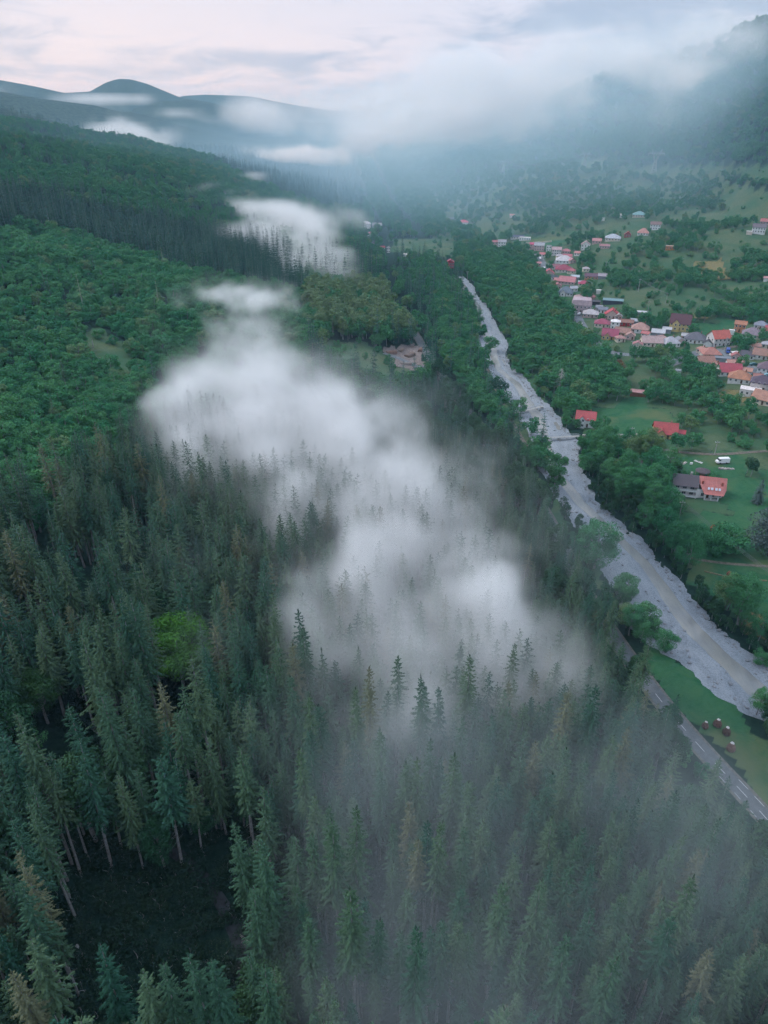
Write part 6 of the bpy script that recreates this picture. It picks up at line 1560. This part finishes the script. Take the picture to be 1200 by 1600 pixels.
# ------------------------------------------------------------------ fog banks: grids of soft lobes broken up by noise
def fog(name, lobes, vox, dens, color, label, nscale, namp=0.9, thr=0.30, zpad=0, aniso=0.0, seed=0.0, nstretch=(1, 1, 1), inner=3.0):
    """lobes: (centre xyz, radii xyz, weight)"""
    C_ = np.array([l[0] for l in lobes]); R_ = np.array([l[1] for l in lobes])
    lo = (C_ - R_ * 1.35).min(0); hi = (C_ + R_ * 1.35).max(0)
    me = bpy.data.meshes.new(name)
    o = link(name, me)
    g = bpy.data.node_groups.new(name + '_nodes', 'GeometryNodeTree')
    g.interface.new_socket('Geometry', in_out='INPUT', socket_type='NodeSocketGeometry')
    g.interface.new_socket('Geometry', in_out='OUTPUT', socket_type='NodeSocketGeometry')
    g.nodes.new('NodeGroupInput'); go = g.nodes.new('NodeGroupOutput')
    pos = g.nodes.new('GeometryNodeInputPosition').outputs[0]
    def vm(op, a, b=None):
        n = g.nodes.new('ShaderNodeVectorMath'); n.operation = op
        for i, x in enumerate((a, b)):
            if x is None: continue
            if isinstance(x, tuple): n.inputs[i].default_value = x
            else: g.links.new(x, n.inputs[i])
        return n.outputs['Value'] if op in ('DOT_PRODUCT', 'LENGTH') else n.outputs[0]
    def mm(op, a, b=None, c=None):
        n = g.nodes.new('ShaderNodeMath'); n.operation = op
        for i, x in enumerate((a, b, c)):
            if x is None: continue
            if isinstance(x, (int, float)): n.inputs[i].default_value = x
            else: g.links.new(x, n.inputs[i])
        return n.outputs[0]
    # a wandering offset makes the lobes ragged
    wn = g.nodes.new('ShaderNodeTexNoise'); wn.inputs['Scale'].default_value = nscale * 0.5; wn.inputs['Detail'].default_value = 3
    g.links.new(pos, wn.inputs['Vector'])
    rmean = float(R_[:, :2].mean())
    wob = vm('MULTIPLY', vm('SUBTRACT', wn.outputs['Color'], (0.5, 0.5, 0.5)), (rmean * 1.3, rmean * 1.3, rmean * 0.5))
    wp = vm('ADD', pos, wob)
    acc = None
    for (c, r, wt) in lobes:
        q = vm('MULTIPLY', vm('SUBTRACT', wp, tuple(float(v) for v in c)), tuple(1.0 / float(v) for v in r))
        e = mm('MULTIPLY', mm('EXPONENT', mm('MULTIPLY', vm('DOT_PRODUCT', q, q), -2.0)), float(wt))
        acc = e if acc is None else mm('ADD', acc, e)
    acc = mm('MINIMUM', acc, 1.0)
    nz = g.nodes.new('ShaderNodeTexNoise'); nz.inputs['Scale'].default_value = nscale; nz.inputs['Detail'].default_value = 6; nz.inputs['Roughness'].default_value = 0.58; nz.inputs['Distortion'].default_value = 0.4
    g.links.new(vm('MULTIPLY', vm('ADD', pos, (seed, seed * 0.7, 0.0)), nstretch), nz.inputs['Vector'])
    d = mm('ADD', acc, mm('MULTIPLY', mm('SUBTRACT', nz.outputs['Fac'], 0.5), namp))
    nz2 = g.nodes.new('ShaderNodeTexNoise'); nz2.inputs['Scale'].default_value = nscale * 0.8; nz2.inputs['Detail'].default_value = 5; nz2.inputs['Roughness'].default_value = 0.6
    g.links.new(vm('ADD', pos, (31.0 + seed, 7.0, 3.0)), nz2.inputs['Vector'])
    body = mm('MAXIMUM', mm('ADD', mm('MULTIPLY', mm('SUBTRACT', nz2.outputs['Fac'], 0.5), inner), 1.0), 0.08)
    d = mm('MAXIMUM', mm('SUBTRACT', d, thr), 0.0)
    d = mm('MULTIPLY', d, body)
    d = mm('MULTIPLY', mm('MULTIPLY', d, mm('MINIMUM', mm('MULTIPLY', acc, 4.0), 1.0)), 1.0 / (1 - thr))
    vc = g.nodes.new('GeometryNodeVolumeCube')
    vc.inputs['Min'].default_value = tuple(lo); vc.inputs['Max'].default_value = tuple(hi)
    for nm, a_, b_ in zip('XYZ', lo, hi): vc.inputs['Resolution ' + nm].default_value = max(8, int((b_ - a_) / vox))
    g.links.new(d, vc.inputs['Density'])
    m, t, p = volume_mat(name + '_vapour', color, dens, aniso, True)
    at = N(t, 'ShaderNodeAttribute', attribute_name='density')
    L(t, mathn(t, 'MULTIPLY', at.outputs['Fac'], dens), p.inputs['Density'])
    p.inputs['Density Attribute'].default_value = ''
    p.inputs['Absorption Color'].default_value = (1, 1, 1, 1)
    me.materials.append(m)
    sm = g.nodes.new('GeometryNodeSetMaterial'); sm.inputs['Material'].default_value = m
    g.links.new(vc.outputs[0], sm.inputs[0]); g.links.new(sm.outputs[0], go.inputs[0])
    md = o.modifiers.new('vapour', 'NODES'); md.node_group = g
    tag(o, label, 'fog', kind='stuff')
    return o
def lobe(px, py, off, rpx, rz, wt=1.0, stretch=1.0):
    P = on_ground(px, py, off)
    zc = float(project(*P)[2])
    r = rpx * zc / FPX
    return (P, (r, r * stretch, rz), wt)
def lobe_at(px, py, dist, rpx, rpy, wt=1.0, deep=1.0):
    d = ray(px, py); d = d / np.linalg.norm(d)
    P = np.array([0, 0, CAMZ]) + d * dist
    return (P, (rpx * dist / FPX, rpx * dist / FPX * deep, rpy * dist / FPX), wt)
MAIN = [lobe(405, 470, 24, 80, 12, .8, 1.6), lobe(350, 462, 20, 60, 8, .55, 1.5), lobe(385, 540, 26, 105, 15, .9, 1.5), lobe(320, 610, 28, 100, 14, .9, 1.4), lobe(440, 600, 30, 140, 18, 1.1, 1.3), lobe(335, 690, 28, 115, 15, .9, 1.2),
        lobe(480, 680, 32, 160, 19, 1.1), lobe(590, 650, 26, 110, 14, .7), lobe(600, 760, 30, 170, 19, 1.0), lobe(470, 790, 26, 110, 14, .75), lobe(700, 750, 24, 120, 15, .7), lobe(775, 850, 22, 130, 14, .6), lobe(650, 870, 28, 150, 17, .95),
        lobe(540, 950, 28, 140, 14, .95), lobe(670, 970, 28, 170, 16, 1.05), lobe(800, 1000, 24, 150, 14, .8), lobe(600, 1060, 26, 150, 13, .85), lobe(750, 1090, 22, 160, 14, .8), lobe(870, 1090, 18, 130, 13, .6), lobe(450, 950, 24, 80, 9, .6), lobe(310, 770, 20, 80, 10, .4), lobe(850, 970, 20, 110, 11, .4), lobe(270, 640, 24, 70, 12, .7), lobe(330, 455, 18, 60, 7, .5, 1.5)]
fog('mist', MAIN, 1.8, 0.030, (1.0, 1.0, 1.0), 'thick white fog bank lying over the spruce forest', 0.045, 3.4, 0.42, inner=7.0)
VEIL = [lobe(760, 1200, 30, 280, 16, .9), lobe(900, 1300, 30, 300, 16, .9), lobe(700, 1350, 28, 240, 15, .8), lobe(980, 1180, 24, 170, 14, .7), lobe(1000, 1450, 28, 340, 16, .9), lobe(780, 1550, 28, 280, 15, .8), lobe(1120, 1350, 24, 220, 14, .7), lobe(620, 1250, 26, 140, 14, .6), lobe(480, 1150, 26, 150, 12, .5), lobe(560, 1480, 16, 160, 14, .55),
        lobe(360, 1000, 24, 120, 12, .45), lobe(190, 1160, 6, 100, 8, .6), lobe(940, 900, 20, 140, 12, .6), lobe(860, 820, 22, 140, 12, .5), lobe(640, 620, 18, 130, 11, .55), lobe(330, 850, 28, 120, 10, .45), lobe(200, 880, 24, 110, 8, .35), lobe(130, 460, 8, 60, 5, .4)]
fog('thin_mist', VEIL, 3.0, 0.0062, (0.84, 0.96, 1.0), 'thin veil of mist hanging between the lower spruces', 0.03, 1.6, 0.12, inner=4.0)
HALO = [(c_, (r_[0] * 1.15, r_[1] * 1.15, r_[2] * 1.1), w_ * .8) for c_, r_, w_ in MAIN]
fog('soft_mist', HALO, 3.5, 0.009, (1.0, 1.0, 1.0), 'translucent outer skirt of the white fog bank', 0.05, 2.6, 0.16, inner=6.0)
MID = [lobe(400, 325, 16, 60, 12, .8, 2.0), lobe(450, 340, 18, 80, 14, .95, 2.0), lobe(475, 378, 18, 80, 16, 1.0, 1.6), lobe(505, 348, 18, 80, 14, .8, 2.0), lobe(515, 405, 16, 75, 14, .8, 1.6), lobe(545, 430, 12, 55, 10, .5, 1.6), lobe(365, 360, 14, 34, 8, .8, 1.5), lobe(315, 288, 14, 36, 7, .8, 2.0), lobe(355, 302, 10, 32, 6, .7, 2), lobe(395, 275, 14, 30, 8, .7, 2.0)]
fog('valley_mist', MID, 5.0, 0.022, (1.0, 1.0, 1.0), 'white fog tongue in the side valley beside the hamlet', 0.02, 3.2, 0.36, inner=6.0)
TOP = [lobe_at(560, 210, 2150, 100, 20, .6), lobe_at(640, 212, 1750, 110, 28, 1.0, .8), lobe_at(720, 195, 1700, 130, 36, 1.0, .8), lobe_at(660, 170, 1900, 150, 40, .8), lobe_at(790, 175, 1650, 110, 45, .9, .7), lobe_at(740, 130, 1900, 170, 40, .8),
       lobe_at(870, 150, 1560, 110, 42, .6, .6), lobe_at(860, 100, 1750, 160, 36, .9), lobe_at(960, 120, 1520, 130, 40, .75, .6), lobe_at(990, 80, 1650, 150, 36, .9), lobe_at(1070, 110, 1450, 110, 34, .6, .5), lobe_at(1090, 60, 1600, 130, 30, .8),
       lobe_at(1150, 150, 1400, 110, 24, .45, .4), lobe_at(1080, 175, 1400, 90, 22, .35, .4), lobe_at(1180, 100, 1450, 100, 30, .4, .4), lobe_at(900, 190, 1500, 90, 28, .4, .5), lobe_at(1210, 40, 1500, 90, 26, .6), lobe_at(1120, 130, 1350, 130, 30, .7, .4), lobe_at(1190, 170, 1300, 90, 20, .6, .4), lobe_at(1000, 160, 1400, 120, 28, .6, .4), lobe_at(1180, 70, 1450, 110, 30, .6, .4)]
TOP = [(c_, r_, w_ * .6) for c_, r_, w_ in TOP] + [lobe_at(1110, 60, 1380, 130, 26, .85, .3), lobe_at(1190, 60, 1330, 110, 34, .95, .3), lobe_at(1040, 110, 1380, 110, 22, .7, .3), lobe_at(1150, 120, 1280, 90, 16, .6, .3), lobe_at(640, 225, 1650, 80, 22, .8, .5), lobe_at(570, 215, 2000, 60, 16, .5, .5)]
fog('cloud_mist', TOP, 11.0, 0.0125, (1.0, 1.0, 1.0), 'low cloud wrapped round the top of the wooded mountain', 0.0075, 4.6, 0.38, inner=6.0, nstretch=(1, 1, 1.5))
LEFT = [lobe_at(205, 218, 1500, 60, 20, 1.1), lobe_at(180, 208, 1500, 44, 20, .9), lobe_at(234, 232, 1450, 40, 13, .9), lobe_at(455, 246, 1950, 85, 16, .8), lobe_at(505, 240, 1950, 60, 18, .7), lobe_at(425, 240, 1950, 40, 14, .6)]
fog('ridge_mist', LEFT, 8.0, 0.025, (1.0, 1.0, 1.0), 'torn mist rags rising between the first wooded ridges', 0.014, 3.0, 0.32)
FARL = [lobe_at(150, 155, 3600, 60, 8, 1.0), lobe_at(190, 160, 3600, 50, 6, .7), lobe_at(275, 180, 3300, 50, 8, 1.0), lobe_at(315, 190, 3300, 40, 6, .6), lobe_at(390, 175, 3400, 60, 22, .9), lobe_at(410, 190, 3400, 60, 14, .6), lobe_at(520, 170, 3600, 110, 16, .8), lobe_at(560, 188, 3400, 120, 18, .9), lobe_at(620, 150, 3600, 130, 26, .8), lobe_at(20, 142, 3600, 40, 6, .7)]
fog('far_mist', FARL, 22.0, 0.006, (1.0, 1.0, 1.0), 'strips of mist lying in the furthest valleys below the peak', 0.0045, 3.0, 0.3)
HZ2 = [lobe_at(600, 330, 1250, 420, 90, 1.0, 1.0), lobe_at(900, 290, 1300, 420, 90, 1.0, 1.0), lobe_at(1150, 250, 1250, 350, 100, .9, .8), lobe_at(800, 250, 1900, 420, 90, 1.0, .9), lobe_at(350, 230, 1800, 300, 50, .4, .8), lobe_at(100, 215, 1150, 300, 40, .7, .5), lobe_at(1150, 120, 1250, 300, 110, 1.2, .5), lobe_at(1000, 220, 1200, 300, 60, .9, .5), lobe_at(1000, 180, 1600, 500, 110, 1.0, .6)]
fog('blue_valley_haze', HZ2, 40.0, 0.0019, (0.48, 0.77, 1.0), 'thin blue haze filling the valley beyond the village', 0.002, 0.4, 0.05, inner=0.6)
MTH = [lobe_at(1160, 110, 1250, 210, 80, 1.2, .35), lobe_at(1020, 150, 1300, 200, 60, 1.0, .35), lobe_at(880, 190, 1350, 170, 50, .8, .35)]
fog('mountain_haze', MTH, 26.0, 0.0026, (0.62, 0.84, 1.0), 'pale blue haze hanging before the wooded mountain flank', 0.006, 1.4, 0.10, inner=2.5)
